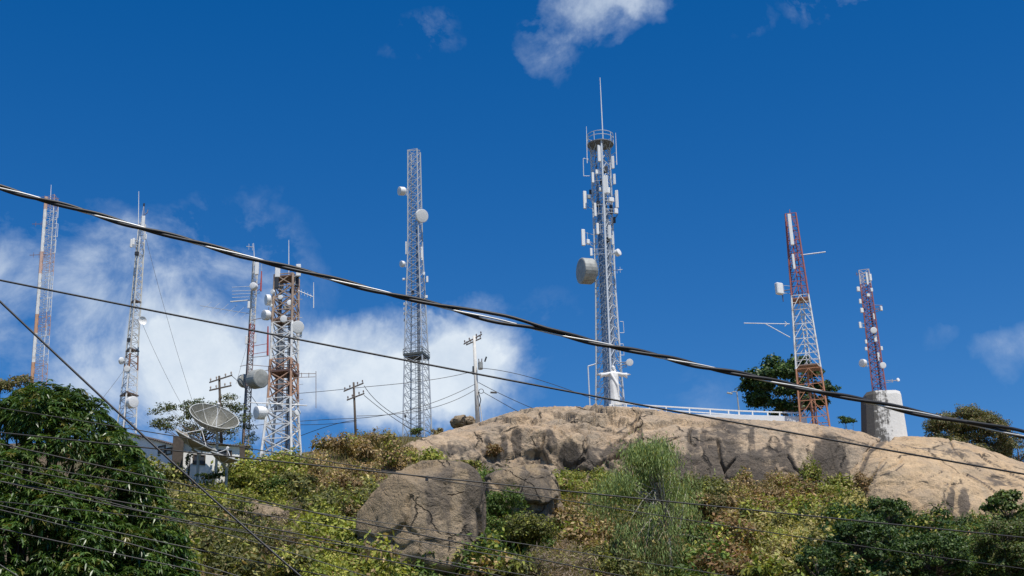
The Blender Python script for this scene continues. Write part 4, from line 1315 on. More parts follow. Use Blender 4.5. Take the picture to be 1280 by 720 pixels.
t.ladder((.25, -.1), .25, col=None); t.cables((.75, -.6), 6, .045); t.cables((-.3, .2), 5, .05, t0=.3, t1=.95, col=(.12, .08, .06))
for k, (x, y, w, h) in enumerate(((352, 358, 5, 7), (365, 364, 6, 6), (357, 385, 6, 5), (348, 463, 7, 6), (361, 480, 6, 7))):
    t.panel(x, y, w, h, -.2, .3 * k, 'darkbox' if k % 2 else 'drumgrey', 'equipment_box')

# tall grey square tower
t = Tower('lattice_tower', 'tall slender galvanized tower with few dishes standing behind the rock slab', (522, 560), (517.5, 189), 174, [(0, 36), (.33, 28), (.55, 21), (.65, 18), (1, 15)], 34, 4, .5, .085, .036, lambda q: GALV, 'galv', 'X')
t.dish(502.5, 239, 11, (-.8, -.5, -.1), .7); t.dish(527, 270, 17, (.55, -.85, -.25), .25); t.dish(503, 330, 8, (-.8, -.6, -.1), .5)
t.panel(508, 310, 2.6, 17, -.3); t.panel(527.5, 317, 2.6, 18, -.3); t.panel(505, 349, 4, 2.6, -.2); t.panel(534, 349, 2.5, 8, -.2); t.panel(530, 342, 2.5, 4, -.2)
for y in (380, 386, 392, 400): t.panel(506, y, 3, 3.6, -.3)
t.panel(533, 371, 3.2, 3.6, -.3)
t.platform(451, 1.12, .14, col=(.09, .1, .09), rail=.7); t.ladder((.1, .1), .24, col=(.42, .44, .46)); t.cables((.35, -.2), 4, .04)
t.panel(516, 366, 3, 6, -.7, mat='darkbox', name='equipment_box'); t.panel(506.5, 520, 2.5, 4, -.6, mat='darkbox', name='flood_lamp')
t.pipes([((510, 188), (525, 188))], .05, 'top_rail')

# central tower
t = Tower('lattice_tower', 'tallest steel tower with ringed top platform, panel antennas and big drum dish', (764, 530), (750.5, 181), 169, [(0, 38), (.2, 31), (.5, 24), (1, 23.5)], 26, 3, .55, .125, .045, lambda q: (.64, .68, .72), 'galv', 'K')
t.ladder((.15, 0), .32, r=.05, col=(.38, .42, .46)); t.cables((-.25, .1), 7, .05, t1=1.0, col=(.11, .13, .16)); t.cables((.55, -.2), 5, .05, t1=.95, col=(.3, .33, .36))
c0 = t.axis(1.0); mb = MB(); m_ = mpp(c0); rr = 16.5 * m_
ring = lambda z, r_: [c0 + np.array([math.cos(a) * r_, math.sin(a) * r_, z]) for a in np.linspace(0, 2 * math.pi, 28, endpoint=False)]
mb.lathe(c0, (0, 0, 1), [(-.06, .3), (-.06, rr), (.06, rr), (.06, .3)], (.2, .22, .24), 28)
for z in (.75, 1.25): mb.tube(ring(z, rr), .045, (.6, .63, .66), 5, True)
for a in np.linspace(0, 2 * math.pi, 9, endpoint=False):
    e = c0 + np.array([math.cos(a) * rr, math.sin(a) * rr, 0]); mb.beam(e, e + np.array([0, 0, 1.25]), .045, (.6, .63, .66), 5)
    mb.beam(e, c0 + np.array([math.cos(a) * rr * .6, math.sin(a) * rr * .6, -1.4]), .04, (.35, .37, .4), 4)
mb.build('top_platform', M['galv'], t.root)
t.whip((754, 180), (750, 97), .075, arms=False); t.whip((734, 204), (733, 158), .05, off=-.6); t.whip((771, 206), (769.5, 166), .05, off=-.4)
for x, y, w, h in ((749.5, 192, 5.5, 23), (766, 203, 3.4, 17), (757, 231, 6, 24), (731, 250, 4.2, 24), (771, 249, 3.8, 24), (729, 297, 4.6, 22), (744, 262, 3, 18), (755, 268, 4, 20), (762, 290, 3.6, 18), (741, 222, 3, 14), (768, 224, 3, 14), (747, 286, 3.4, 15), (766, 300, 3, 13), (739, 315, 3, 10), (752, 205, 3, 10)):
    t.panel(x, y, w, h, -1.2 if 735 < x < 765 else -.4, .2 if x < 750 else -.3)
t.pipes([((729, 198), (729.5, 220)), ((729, 198), (736, 199)), ((729.5, 220), (737, 220))], .05, 'dipole_antenna', 'galv', -.3, (.7, .74, .76))
for x, y, w, h in ((764, 250, 7, 6), (770, 264, 5, 7), (736, 246, 4, 5), (751, 237, 5, 5), (760, 238, 5, 8), (735, 302, 4, 6), (746, 215, 4, 6)): t.panel(x, y, w, h, -.9, .4, 'white' if y != 246 else 'drumgrey', 'radio_unit')
for x, y, w, h in ((757, 212, 5, 9), (752, 228, 4, 10), (764, 262, 4, 12), (748, 255, 5, 8), (759, 300, 6, 6), (768, 275, 3, 8), (738, 240, 3, 6)): t.panel(x, y, w, h, -.4, .1, 'darkbox', 'equipment_box')
t.dish(734, 339, 33, (-.94, -.34, -.03), .52, 'drum', -.7, 'drumgrey', 'drum_dish')
t.dish(772, 316, 9, (.75, -.6, .2), .6); t.dish(787, 453, 9, (.15, -1, -.2), .25); t.pipes([((775, 453), (786, 453)), ((772, 458), (784, 455))], .06, 'antenna_arm', 'steel', -.3, (.2, .22, .25))
t.yagi((766, 338), (778, 337), 3, 9, True, .03, -.3, (.6, .62, .64))
for y in (402, 430): t.pipes([((775, y), (779, y)), ((779, y), (780, y + 14)), ((775, y + 14), (780, y + 14))], .04, 'dipole_antenna', 'galv', -.3, (.6, .63, .66))
t.pipes([((738, 520), (735, 458)), ((735, 458), (745, 455))], .09, 'pipe_frame', 'galv', -.9, (.62, .66, .7))
t.pipes([((762, 285), (772, 268))], .05, 'coax_run', 'steel', -.6, (.08, .09, .1))

# red and white tower
t = Tower('lattice_tower', 'red and white tapering tower with a box antenna at the railing end', (1021, 548), (988.5, 269), 161, [(0, 43), (.3, 36), (.62, 25), (1, 15.5)], 15, 4, .55, .1, .05,
          lambda q: bands(q, [(.30, (.50, .23, .12)), (.61, WHITE), (1.1, (.38, .12, .11))]), 'rusty', 'K')
t.panel(988.3, 287, 4.4, 42, -1.2); t.panel(992, 327, 3, 20, -1.2)
t.ladder((.05, -.1), .2, r=.08, t1=.9, step=.5); t.cables((.1, .1), 4, .07, t1=.28, col=(.45, .2, .1))
t.panel(974, 361, 10, 15, -1.2, .5, 'white', 'box_antenna'); t.pipes([((978, 366), (979, 377)), ((978, 364), (988, 362))], .06, 'antenna_arm', 'steel', -1, (.1, .1, .12))
t.pipes([((1001, 319), (1032, 315))], .075, 'antenna_arm', 'steel', -.3, (.72, .74, .76))
t.pipes([((930, 404), (987, 405)), ((981, 402), (984, 405)), ((981, 408), (984, 405)), ((957, 405), (988, 422))], .055, 'antenna_arm', 'steel', -.3, (.72, .74, .76))
t.platform(463, 1.0, .06, col=(.3, .2, .15)); t.platform(379, 1.0, .06, col=(.4, .2, .15)); t.pipes([((987.5, 270), (987, 262))], .05, 'lightning_rod', 'steel', 0, (.5, .2, .2))

# concrete block with the small maroon tower
PB = P(1106, 548, 160); mb = MB()
m_ = mpp(PB)
top_c = P(1101.5, 494, 160)
prof = []
V = []
for zz, cen, rx_ in ((0, P(1107, 568, 160), 26.5), (1, P(1101, 498, 160), 22.5), (1.05, P(1101, 493.5, 160), 21)):
    for k in range(16):
        a = 2 * math.pi * (k + .5) / 16
        ca, sa = math.cos(a), math.sin(a)
        q = (abs(ca) ** 6 + abs(sa) ** 6) ** (-1 / 6)
        V.append(np.array([cen[0] + ca * q * rx_ * m_, cen[1] + sa * q * rx_ * m_, cen[2]]))
Fc = [(i * 16 + k, i * 16 + (k + 1) % 16, (i + 1) * 16 + (k + 1) % 16, (i + 1) * 16 + k) for i in (0, 1) for k in range(16)] + [tuple(range(32, 48))]
m, nt, b = new_mat('stained_concrete')
v = obj_coord(nt); vs = obj_coord(nt, (1.2, 1.2, .12))
n1, n2, n3 = noise_tex(nt, 1.4, 7, .7, vs, .5), noise_tex(nt, 2.5, 6, .65, v), noise_tex(nt, .5, 4, .6, v)
sep = nt.nodes.new('ShaderNodeSeparateXYZ'); nt.links.new(v, sep.inputs[0])
lf = mth(nt, 'MULTIPLY', mth(nt, 'ADD', sep.outputs['X'], .3), -.2)
sm = mth(nt, 'ADD', mth(nt, 'ADD', n1, lf), mth(nt, 'MULTIPLY', mth(nt, 'SUBTRACT', n2, .5), .9))
c = mixc(nt, ramp(nt, sm, [(.42, 0.0), (.62, .92)]), (.72, .70, .65), (.04, .036, .03))
nt.links.new(c, b.inputs['Base Color']); b.inputs['Roughness'].default_value = .9
bump(nt, b, n2, .6, .08)
root = empty('concrete_tank', PB, 'stained white concrete block on the rock carrying the small maroon tower', 'tank')
mb.add(V, Fc, (.5, .5, .5)); mb.build('body', m, root)
mb = MB(); mb.tube([P(1131.5, 550, 158.5), P(1125.5, 500, 158.5)], .16, WHITE, 8); mb.tube([P(1127.5, 550, 158.2), P(1122, 502, 158.2)], .07, (.1, .1, .1), 8); mb.build('downpipe', M['white'], root)

t = Tower('lattice_tower', 'small maroon lattice tower dotted with white antennas on the concrete block', (1100, 494), (1080, 339), 160, [(0, 20), (1, 15)], 16, 4, .5, .065, .04, lambda q: bands(q, [(.08, (.2, .09, .16)), (.86, (.34, .12, .12)), (1.1, (.6, .55, .55))]), 'steel', 'X')
q = lambda x, y: (1030 + x / 3.275, 330 + y / 3.275)
for x, y, w, h in ((140, 103, 4, 6), (190, 55, 3, 9), (181, 128, 4, 4), (148, 153, 3, 6), (155, 190, 4, 6), (148, 250, 3, 8), (195, 106, 3, 5), (210, 305, 3.5, 9), (172, 318, 2.6, 5), (172, 347, 3, 4), (236, 345, 2.6, 5), (224, 380, 3.2, 11), (205, 215, 2.5, 8), (176, 60, 2.2, 16)):
    t.panel(*q(x, y), w, h, -.7, .2)
t.dish(*q(203, 272), 8, FRONT, .4); t.dish(*q(160, 406), 10, (-.8, -.5, 0), .5); t.dish(*q(241, 415), 8, (.2, -1, -.1), .3)
t.panel(*q(234, 182), 3.5, 6, -.3, .6); t.pipes([(q(205, 168), q(238, 170)), (q(205, 186), q(234, 186)), (q(130, 42), q(160, 38)), (q(132, 34), q(136, 50))], .04, 'antenna_arm', 'steel', -.2, (.2, .15, .2))
t.pipes([(q(258, 478), q(298, 478))], .03, 'antenna_arm', 'steel', -.2, (.3, .25, .25)); t.dish(*q(303, 474), 4.5, (.5, -.8, .2), .4, off=-.2)
t.ladder((0, 0), .15, r=.035, step=.4); t.cables((.2, -.2), 3, .035, col=(.05, .05, .08))

# ------------------------------------------------------------------ utility poles and hilltop lines
def utility_pole(label, base, top, D, r0, r1, mat, arms, extras=None):
    B, T = P(*base, D), P(*top, D)
    o = empty('utility_pole', B, label, 'utility pole')
    mb = MB(); mb.tube([B, B * .5 + T * .5, T], [r0, (r0 + r1) / 2, r1], (.6, .6, .58), 10); mb.build('pole', mat, o, smooth=True)
    for (a, b, dd) in arms:
        pa, pb = P(*a, D - dd), P(*b, D + dd)
        ar = MB(); x = pb - pa; x /= np.linalg.norm(x)
        ar.box((pa + pb) / 2, (x, np.cross((0, 0, 1), x), (0, 0, 1)), (np.linalg.norm(pb - pa) / 2, .07, .08)); arm = ar.build('crossarm', M['wood'], o)
        for tt in (.04, .3, .7, .96):
            ins = MB(); e = pa * (1 - tt) + pb * tt
            ins.lathe(e + np.array([0, 0, .08]), (0, 0, 1), [(0, .03), (.1, .03), (.12, .09), (.18, .06), (.22, .09), (.3, .05), (.34, .02)], n=8)
            ins.build('insulator', M['porcelain'], o).parent = arm
    return o
M['concrete_pole'] = mat_plain('pale_concrete', (.68, .66, .61), .8, 0, .2, 3)
po = utility_pole('pale concrete utility pole with transformer standing on the outcrop edge', (598, 545), (592.5, 420), 160, .29, .17, M['concrete_pole'], [((580, 430), (602, 418), 1.3), ((583, 431), (601, 423), 1.0)])
mb = MB(); c = P(600.5, 457, 159.5); mb.lathe(c - np.array([0, 0, .45]), (0, 0, 1), [(0, .2), (.03, .28), (.8, .28), (.86, .22), (.9, .08)], n=14); tr = mb.build('transformer', M['drumgrey'], po, smooth=False)
mb = MB()
for dx in (-.15, .15): mb.lathe(c + np.array([dx, 0, .42]), (dx * .6, 0, 1), [(0, .04), (.1, .07), (.2, .04), (.3, .06), (.42, .02)], n=8)
mb.build('bushing', M['porcelain'], po).parent = tr
mb = MB(); mb.tube([P(606, 452, 159.8), P(608, 446, 159.8)], .09, n=8); mb.tube([P(592, 458, 160), P(592, 468, 160)], .14, n=8); mb.build('fuse_cutout', M['darkbox'], po)
mb = MB(); cc = P(601.5, 489, 159.6); mb.tube([cc + np.array([math.cos(a) * .26, 0, math.sin(a) * .26]) for a in np.linspace(0, 2 * math.pi, 16, endpoint=False)], .035, n=5, closed=True)
mb.tube([P(598, 490, 159.6), P(601, 500, 159.6), P(599, 508, 159.6)], .06, n=6); mb.build('cable_coil', M['wire'], po)
mb = MB(); mb.beam(P(600, 505, 160), P(604.5, 540, 160), .05, (.5, .5, .5), 6); mb.build('brace', M['concrete_pole'], po)
utility_pole('dark wooden pole with double crossarms on the grassy ridge', (446, 575), (442, 478), 152, .16, .11, M['wood'], [((430, 489), (454, 479), 1.2), ((434, 500), (455, 492), 1.2)])
utility_pole('dark wooden pole with two crossarms behind the mesh dish', (277, 560), (274, 470), 140, .15, .11, M['wood'], [((262, 478), (290, 469), 1.0), ((262, 488), (289, 482), 1.0)])

def wire(name, label, pts, Ds, wpx, mat, ext=420, sag=True, cat='wire', group=None):
    """a strung wire through picture points, D from Ds[0] to Ds[1] along it"""
    pts = np.array(pts, float)
    if ext:
        a = pts[0] + (pts[0] - pts[1]) / np.linalg.norm(pts[0] - pts[1]) * ext
        b = pts[-1] + (pts[-1] - pts[-2]) / np.linalg.norm(pts[-1] - pts[-2]) * ext
        pts = np.vstack([a, pts, b])
    s = np.concatenate([[0], np.cumsum(np.linalg.norm(np.diff(pts, axis=0), axis=1))])
    deg = min(len(pts) - 1, 3)
    cx, cy = np.polyfit(s / s[-1], pts[:, 0], deg), np.polyfit(s / s[-1], pts[:, 1], deg)
    uu = np.linspace(0, 1, 70)
    W = np.array([P(np.polyval(cx, u), np.polyval(cy, u), Ds[0] + (Ds[1] - Ds[0]) * u) for u in uu])
    r = [wpx * .9 * mpp(w) / 2 for w in W]
    mb = MB(); mb.tube(W, r, (.1, .1, .1), 6)
    o = mb.build(name, mat, None, loc=W[len(W) // 2], smooth=True)
    return tag(o, label, cat, group)

FW = M['grey_wire']
hl = [([(369, 492), (425, 487), (443, 485)], 'thin line from the flared tower to the ridge pole top'), ([(443, 485), (505, 479), (550, 473), (592, 464)], 'thin line from the ridge pole top to the pale concrete pole'),
      ([(300, 534), (369, 527), (443, 523)], 'cable from the satellite dish yard to the foot of the ridge pole'), ([(443, 523), (505, 514), (550, 500), (594, 480)], 'thicker cable rising from the ridge pole to the pale concrete pole'),
      ([(446, 520), (500, 517), (550, 507), (594, 487)], 'lowest cable running behind the tall grey tower to the pale concrete pole'), ([(455, 482), (475, 505), (505, 525), (560, 552)], 'slack wire dropping rightward from the upper crossarm of the ridge pole'),
      ([(455, 494), (480, 514), (520, 540)], 'slack wire dropping rightward from the lower crossarm of the ridge pole'), ([(598, 478), (625, 492), (660, 508), (700, 524)], 'cable sloping down right from the pale concrete pole behind the outcrop'),
      ([(604, 490), (625, 502), (650, 516)], 'second cable sloping down right from below the coil of the concrete pole'), ([(446, 525), (400, 536), (375, 545), (330, 560)], 'cable falling left from the ridge pole toward the flared tower foot'),
      ([(375, 531), (410, 530), (443, 527)], 'short dark cable pair end between the flared tower and ridge pole'), ([(290, 470), (310, 490), (330, 520)], 'slack wire from the pole behind the mesh dish to the slim mast'), ([(600, 460), (640, 466), (690, 480), (745, 500)], 'faint line from the concrete pole transformer toward the tallest tower')]
for pts, lb in hl: wire('line_wire', lb, pts, (152, 157) if pts[-1][0] > 450 else (142, 152), .8, FW, 0)
for a, b, lb in (((183, 300), (240, 500), 'guy wire falling right from the top of the pale mast'), ((176, 400), (235, 520), 'guy wire falling right from the middle dish of the pale mast'), ((164, 450), (110, 520), 'guy wire falling left from the pale mast'), ((318, 400), (295, 480), 'guy wire falling left from the slim rusty mast')):
    m_ = ((a[0] + b[0]) / 2 - 1, (a[1] + b[1]) / 2 + 3)
    wire('guy_wire', lb, [a, m_, b], (146, 142), .45, FW, 0)
mb = MB(); mb.tube([P(613, 490.5, 157), P(621, 490.8, 157)], .11, n=8); tag(mb.build('splice_case', M['darkbox'], None, loc=P(617, 490, 157)), 'black cable splice case hanging right of the concrete pole', 'splice case')

# ------------------------------------------------------------------ street wires close to the camera
def bundle():
    pts = np.array([(-300, 156), (-120, 201), (0, 234), (100, 263), (180, 286), (300, 318), (400, 346), (500, 371), (600, 394), (680, 412), (760, 432), (880, 459), (1000, 484), (1100, 505), (1180, 524), (1280, 545), (1420, 574), (1600, 612)], float)
    xs = np.arange(-300, 1600, 4.0)
    k = np.polyfit(pts[:, 0] / 1000, pts[:, 1], 5)
    ys = np.polyval(k, xs / 1000)
    Dd = 9.0 + xs / 1280 * 1.2
    loose = 1 + 0 * xs
    C0 = P(640, 405, 9.6)
    root = empty('cable_bundle', C0, 'thick twisted bundle of black cables crossing the whole sky', 'cable')
    ph = 2 * math.pi * (xs / 282.0) + .35 * np.sin(xs / 130)
    for j, (off, dia, mt, nm) in enumerate(((0, 4.4, 'black_cable', 'black_strand'), (2.1, 4.4, 'black_cable', 'black_strand'), (4.2, 2.2, 'alu', 'bare_strand'))):
        W = []
        for x, y, d, l, p in zip(xs, ys, Dd, loose, ph):
            a = p * 2 + off
            m = d * 1.06 / F
            ll = l if j == 0 else 1 + (l - 1) * .15
            g = math.exp(-((x - 640) / 48) ** 2) + .45 * math.exp(-((x - 1240) / 80) ** 2)
            c = P(x, y - g * (8.5, -2.0, -.5)[j] - (math.cos(a) * (2.35 if j < 2 else 1.2)) * (ll if math.cos(a) > 0 or j else ll * .6), d + math.sin(a) * (2.4 if j < 2 else 1.75) * m)
            W.append(c)
        mb = MB(); mb.tube(W, [dia * mpp(w) / 2 for w in W], (.1, .1, .1), 8)
        mb.build(nm, M[mt], root, smooth=True)
bundle()
W_, K_ = M['wire'], M['grey_wire']
wl = [('single black cable below the twisted bundle', [(0, 348), (160, 379), (330, 418), (540, 460), (760, 500), (960, 535), (1120, 563), (1280, 591)], (11, 13), 2.7, W_),
      ('black guy cable falling steeply from the left edge to the bottom', [(0, 376), (85, 457), (195, 560), (300, 656), (378, 720)], (12, 10), 3.3, M['black_cable']),
      ('dark wire crossing in front of the hut and the tops of the boulders', [(0, 541), (150, 557), (240, 565), (480, 590), (720, 615), (960, 640), (1280, 672)], (14, 16), 2.1, W_),
      ('fainter dark wire just above and then below the one over the boulder tops', [(175, 538), (264, 552), (440, 584), (533, 596), (720, 626), (940, 663), (1050, 681), (1280, 709)], (16, 18), 1.3, W_),
      ('dark wire from the left edge across the middle of the big boulder', [(0, 555), (105, 579), (240, 605), (340, 630), (480, 660), (622, 689), (777, 719)], (14, 16), 1.9, W_),
      ('thin grey wire close under the one crossing the middle boulder', [(0, 574), (125, 599), (225, 614), (340, 633), (480, 653), (565, 665), (655, 680), (760, 697)], (15, 17), 1.2, K_),
      ('thin grey wire highest of the strands over the upper mango leaves', [(0, 579), (50, 593), (110, 604), (160, 613), (300, 638)], (15, 16), 1.3, K_),
      ('dark wire crossing the mango tree and the lower face of the boulder', [(0, 601), (60, 611), (140, 626), (240, 645), (340, 661), (480, 686), (582, 712)], (14, 16), 1.9, W_),
      ('slack grey wire low across the mango tree to the lower boulder edge', [(0, 630), (45, 643), (150, 668), (240, 686), (315, 700), (420, 722)], (14, 16), 1.6, K_),
      ('grey wire under the slack grey one on the mango tree', [(0, 641), (82, 656), (140, 669), (240, 703), (290, 720)], (14, 15), 1.6, K_),
      ('grey wire lowest but one across the mango tree', [(0, 660), (110, 686), (240, 712), (290, 722)], (14, 15), 1.6, K_),
      ('grey wire cutting the bottom left corner', [(0, 706), (22, 720), (60, 744)], (14, 14), 1.8, K_),
      ('thin dark wire leaving the mango tree toward the slope bottom', [(200, 645), (240, 656), (300, 672), (415, 705), (452, 720)], (15, 16), 1.3, K_),
      ('dark wire pair upper strand under the big boulder', [(300, 664), (400, 685), (480, 700), (580, 719)], (14, 16), 1.8, W_),
      ('pale grey wire brushing the boulder foot', [(330, 668), (430, 680), (540, 698), (620, 713), (680, 724)], (15, 16), 1.2, K_)]
for lb, pts, Ds, w, mt in wl: wire('street_wire', lb, pts, Ds, w, mt, 380)
mb = MB(); c = P(533.5, 598, 16.9); mb.box(c, ((1, 0, 0), (0, 1, 0), (0, 0, 1)), (.018, .012, .03), (.1, .1, .1)); tag(mb.build('wire_clamp', M['darkbox'], None, loc=c), 'tiny black clamp on the wire above the big boulder', 'clamp')

# ------------------------------------------------------------------ railing and lamp
def railing():
    xs = [767, 783, 812, 833, 862, 888, 911, 924, 941, 960, 975, 990, 1007]
    D0 = lambda x: np.interp(x, [767, 860, 1008], [163.2, 163.5, 162.5])
    yt = lambda x: np.interp(x, [767, 812, 924, 1007], [502.5, 506.5, 513, 516])
    yb = lambda x: np.interp(x, [767, 812, 862, 924, 1007], [513, 515.5, 519.5, 525, 527])
    o = empty('railing', P(888, 524, D0(888)), 'white railing along the top edge of the long outcrop', 'railing')
    for x in xs:
        mb = MB(); b, tt = P(x, yb(x) + 3, D0(x)), P(x, yt(x), D0(x)); mb.box((b + tt) / 2, ((1, 0, 0), (0, 1, 0), (0, 0, 1)), (.075, .075, (tt - b)[2] / 2), WHITE); mb.build('post', M['white'], o)
    for f in (0.0, .45):
        mb = MB()
        for a, b in zip(xs[:-1], xs[1:]):
            pa, pb = [P(x, yt(x) + .6 + (yb(x) - yt(x)) * f, D0(x) + .0) for x in (a, b)]
            mb.beam(pa, pb, .1 if f == 0 else .08, WHITE, 4)
        mb.build('rail', M['white'], o)
    mb = MB()
    for a, b in zip(range(846, 1008, 6), range(852, 1010, 6)):
        pa, pb = [P(x, np.interp(x, [846, 900, 1008], [517.5, 518.5, 521.5]), D0(x) - .3) for x in (a, b)]
        qa, qb = [p - np.array([0, 0, .95]) for p in (pa, pb)]
        w = np.array([0, .15, 0])
        mb.add([pa - w, pb - w, pb + w, pa + w, qa - w, qb - w, qb + w, qa + w], [(0, 1, 2, 3), (0, 4, 5, 1), (1, 5, 6, 2), (2, 6, 7, 3), (3, 7, 4, 0), (4, 7, 6, 5)], WHITE)
    mb.build('plinth', M['white'], o)
railing()
B = P(925.5, 528, 164); o = empty('street_lamp', B, 'thin grey lamp post with a short arm behind the railing', 'street lamp')
mb = MB(); mb.tube([B, P(921, 490, 164)], [.1, .07], n=8); mb.tube([P(921, 490, 164), P(917, 489.5, 163.9), P(911, 491.5, 163.6)], .05, n=6); mb.build('post', M['drumgrey'], o)
mb = MB(); c = P(912, 491.5, 163.6); mb.box(c, ((1, 0, -.25), (0, 1, 0), (.25, 0, 1)), (.32, .14, .07)); mb.build('lamp_head', M['drumgrey'], o)
mb = MB(); mb.beam(P(921, 490, 164), P(924, 484, 164), .05, n=6); mb.build('bracket', M['darkbox'], o)

# ------------------------------------------------------------------ statue
def statue():
    import bmesh
    base = P(769, 507, 164.0); hd = P(767.5, 457, 164.0)
    H = (hd - base)[2]
    bm = bmesh.new()
    def loft(rings, n=28):
        prev = None
        first = None
        for (c, rx, ry, fold) in rings:
            cur = []
            for k in range(n):
                a = 2 * math.pi * k / n
                f = 1 + fold * math.sin(a * 7 + c[2] * 1.3) * (.6 + .4 * math.sin(a * 3))
                cur.append(bm.verts.new((c[0] + math.cos(a) * rx * f, c[1] + math.sin(a) * ry * f, c[2])))
            if prev:
                for k in range(n): bm.faces.new((prev[k], prev[(k + 1) % n], cur[(k + 1) % n], cur[k]))
            else: bm.faces.new(cur[::-1])
            prev = cur
        bm.faces.new(prev)
    h = H
    loft([((0, 0, 0), .135 * h, .12 * h, .09), ((0, 0, .1 * h), .125 * h, .11 * h, .09), ((0, 0, .3 * h), .115 * h, .10 * h, .08), ((0, 0, .5 * h), .115 * h, .095 * h, .06), ((0, 0, .62 * h), .11 * h, .085 * h, .05), ((0, 0, .72 * h), .118 * h, .085 * h, .04),
          ((0, 0, .79 * h), .12 * h, .075 * h, .02), ((0, 0, .83 * h), .09 * h, .06 * h, 0), ((0, 0, .86 * h), .045 * h, .045 * h, 0), ((0, -.01 * h, .90 * h), .04 * h, .04 * h, 0)])
    def ball(c, r):
        bmesh.ops.create_uvsphere(bm, u_segments=18, v_segments=12, radius=1, matrix=Matrix.Translation(c) @ Matrix.Diagonal((r[0], r[1], r[2], 1)))
    ball((0, -.012 * h, .935 * h), (.043 * h, .05 * h, .065 * h))           # skull
    ball((0, .012 * h, .93 * h), (.056 * h, .048 * h, .072 * h))            # long hair
    for sg in (-1, 1): ball((sg * .04 * h, .0, .875 * h), (.022 * h, .03 * h, .05 * h))
    ball((0, -.05 * h, .9 * h), (.022 * h, .02 * h, .03 * h))               # beard
    ball((0, -.064 * h, .932 * h), (.008 * h, .012 * h, .014 * h))          # nose
    def limb(p, q, r0, r1, n=12, droop=0.0):
        p, q = Vector(p), Vector(q); d = (q - p).normalized(); a = d.orthogonal().normalized(); b = d.cross(a)
        rings = []
        for i in range(7):
            t = i / 6; c = p.lerp(q, t); r = r0 + (r1 - r0) * t
            cur = []
            for k in range(n):
                w = 2 * math.pi * k / n
                off = a * math.cos(w) * r + b * math.sin(w) * r
                if off.z < 0: off.z *= 1 + droop * t
                cur.append(bm.verts.new(c + off))
            if rings:
                pr = rings[-1]
                for k in range(n): bm.faces.new((pr[k], pr[(k + 1) % n], cur[(k + 1) % n], cur[k]))
            else: bm.faces.new(cur[::-1])
            rings.append(cur)
        bm.faces.new(rings[-1])
    for sg in (-1, 1):
        sh = (sg * .09 * h, 0, .795 * h); elb = (sg * .22 * h, -.015 * h, .77 * h); wr = (sg * .33 * h, -.03 * h, .765 * h)
        limb(sh, elb, .048 * h, .042 * h, droop=.5); limb(elb, wr, .042 * h, .045 * h, droop=1.3)
        hd_ = (sg * .375 * h, -.035 * h, .768 * h)
        limb(wr, hd_, .02 * h, .022 * h)
        for f in range(4):
            y0 = (-.018 + f * .0115) * h
            limb((hd_[0], hd_[1] + y0, hd_[2]), (hd_[0] + sg * (.036 + .008 * (f in (1, 2))) * h, hd_[1] + y0, hd_[2] - .006 * h), .007 * h, .005 * h, 6)
        limb((hd_[0] - sg * .015 * h, hd_[1] - .018 * h, hd_[2]), (hd_[0] + sg * .012 * h, hd_[1] - .04 * h, hd_[2] + .004 * h), .0075 * h, .0055 * h, 6)
    # mantle falling across the chest and down the left side
    limb((-.09 * h, -.06 * h, .8 * h), (.07 * h, -.09 * h, .48 * h), .03 * h, .035 * h); limb((.07 * h, -.09 * h, .48 * h), (.085 * h, -.07 * h, .2 * h), .035 * h, .02 * h)
    for v in bm.verts:
        x, y = v.co.x, v.co.y; a = .12
        v.co.x, v.co.y = x * math.cos(a) - y * math.sin(a), x * math.sin(a) + y * math.cos(a)
    bmesh.ops.recalc_face_normals(bm, faces=bm.faces)
    me = bpy.data.meshes.new('statue'); bm.to_mesh(me); bm.free()
    tmp = bpy.data.objects.new('statue_body', me); COL.objects.link(tmp)
    md = tmp.modifiers.new('r', 'REMESH'); md.mode = 'VOXEL'; md.voxel_size = .035
    ms = tmp.modifiers.new('s', 'SMOOTH'); ms.iterations = 2; ms.factor = .4
    dg = bpy.context.evaluated_depsgraph_get()
    me2 = bpy.data.meshes.new_from_object(tmp.evaluated_get(dg))
    bpy.data.objects.remove(tmp)
    me2.materials.clear(); me2.materials.append(M['statue'])
    me2.polygons.foreach_set('use_smooth', np.ones(len(me2.polygons), bool))
    o = empty('statue', base, 'white robed statue with arms outstretched in front of the tallest tower', 'statue')
    b = bpy.data.objects.new('figure', me2); COL.objects.link(b); b.parent = o
    mb = MB(); mb.box(base - np.array([0, 0, .5]), ((1, 0, 0), (0, 1, 0), (0, 0, 1)), (.75, .65, .5), WHITE); mb.build('pedestal', M['statue'], o)
statue()

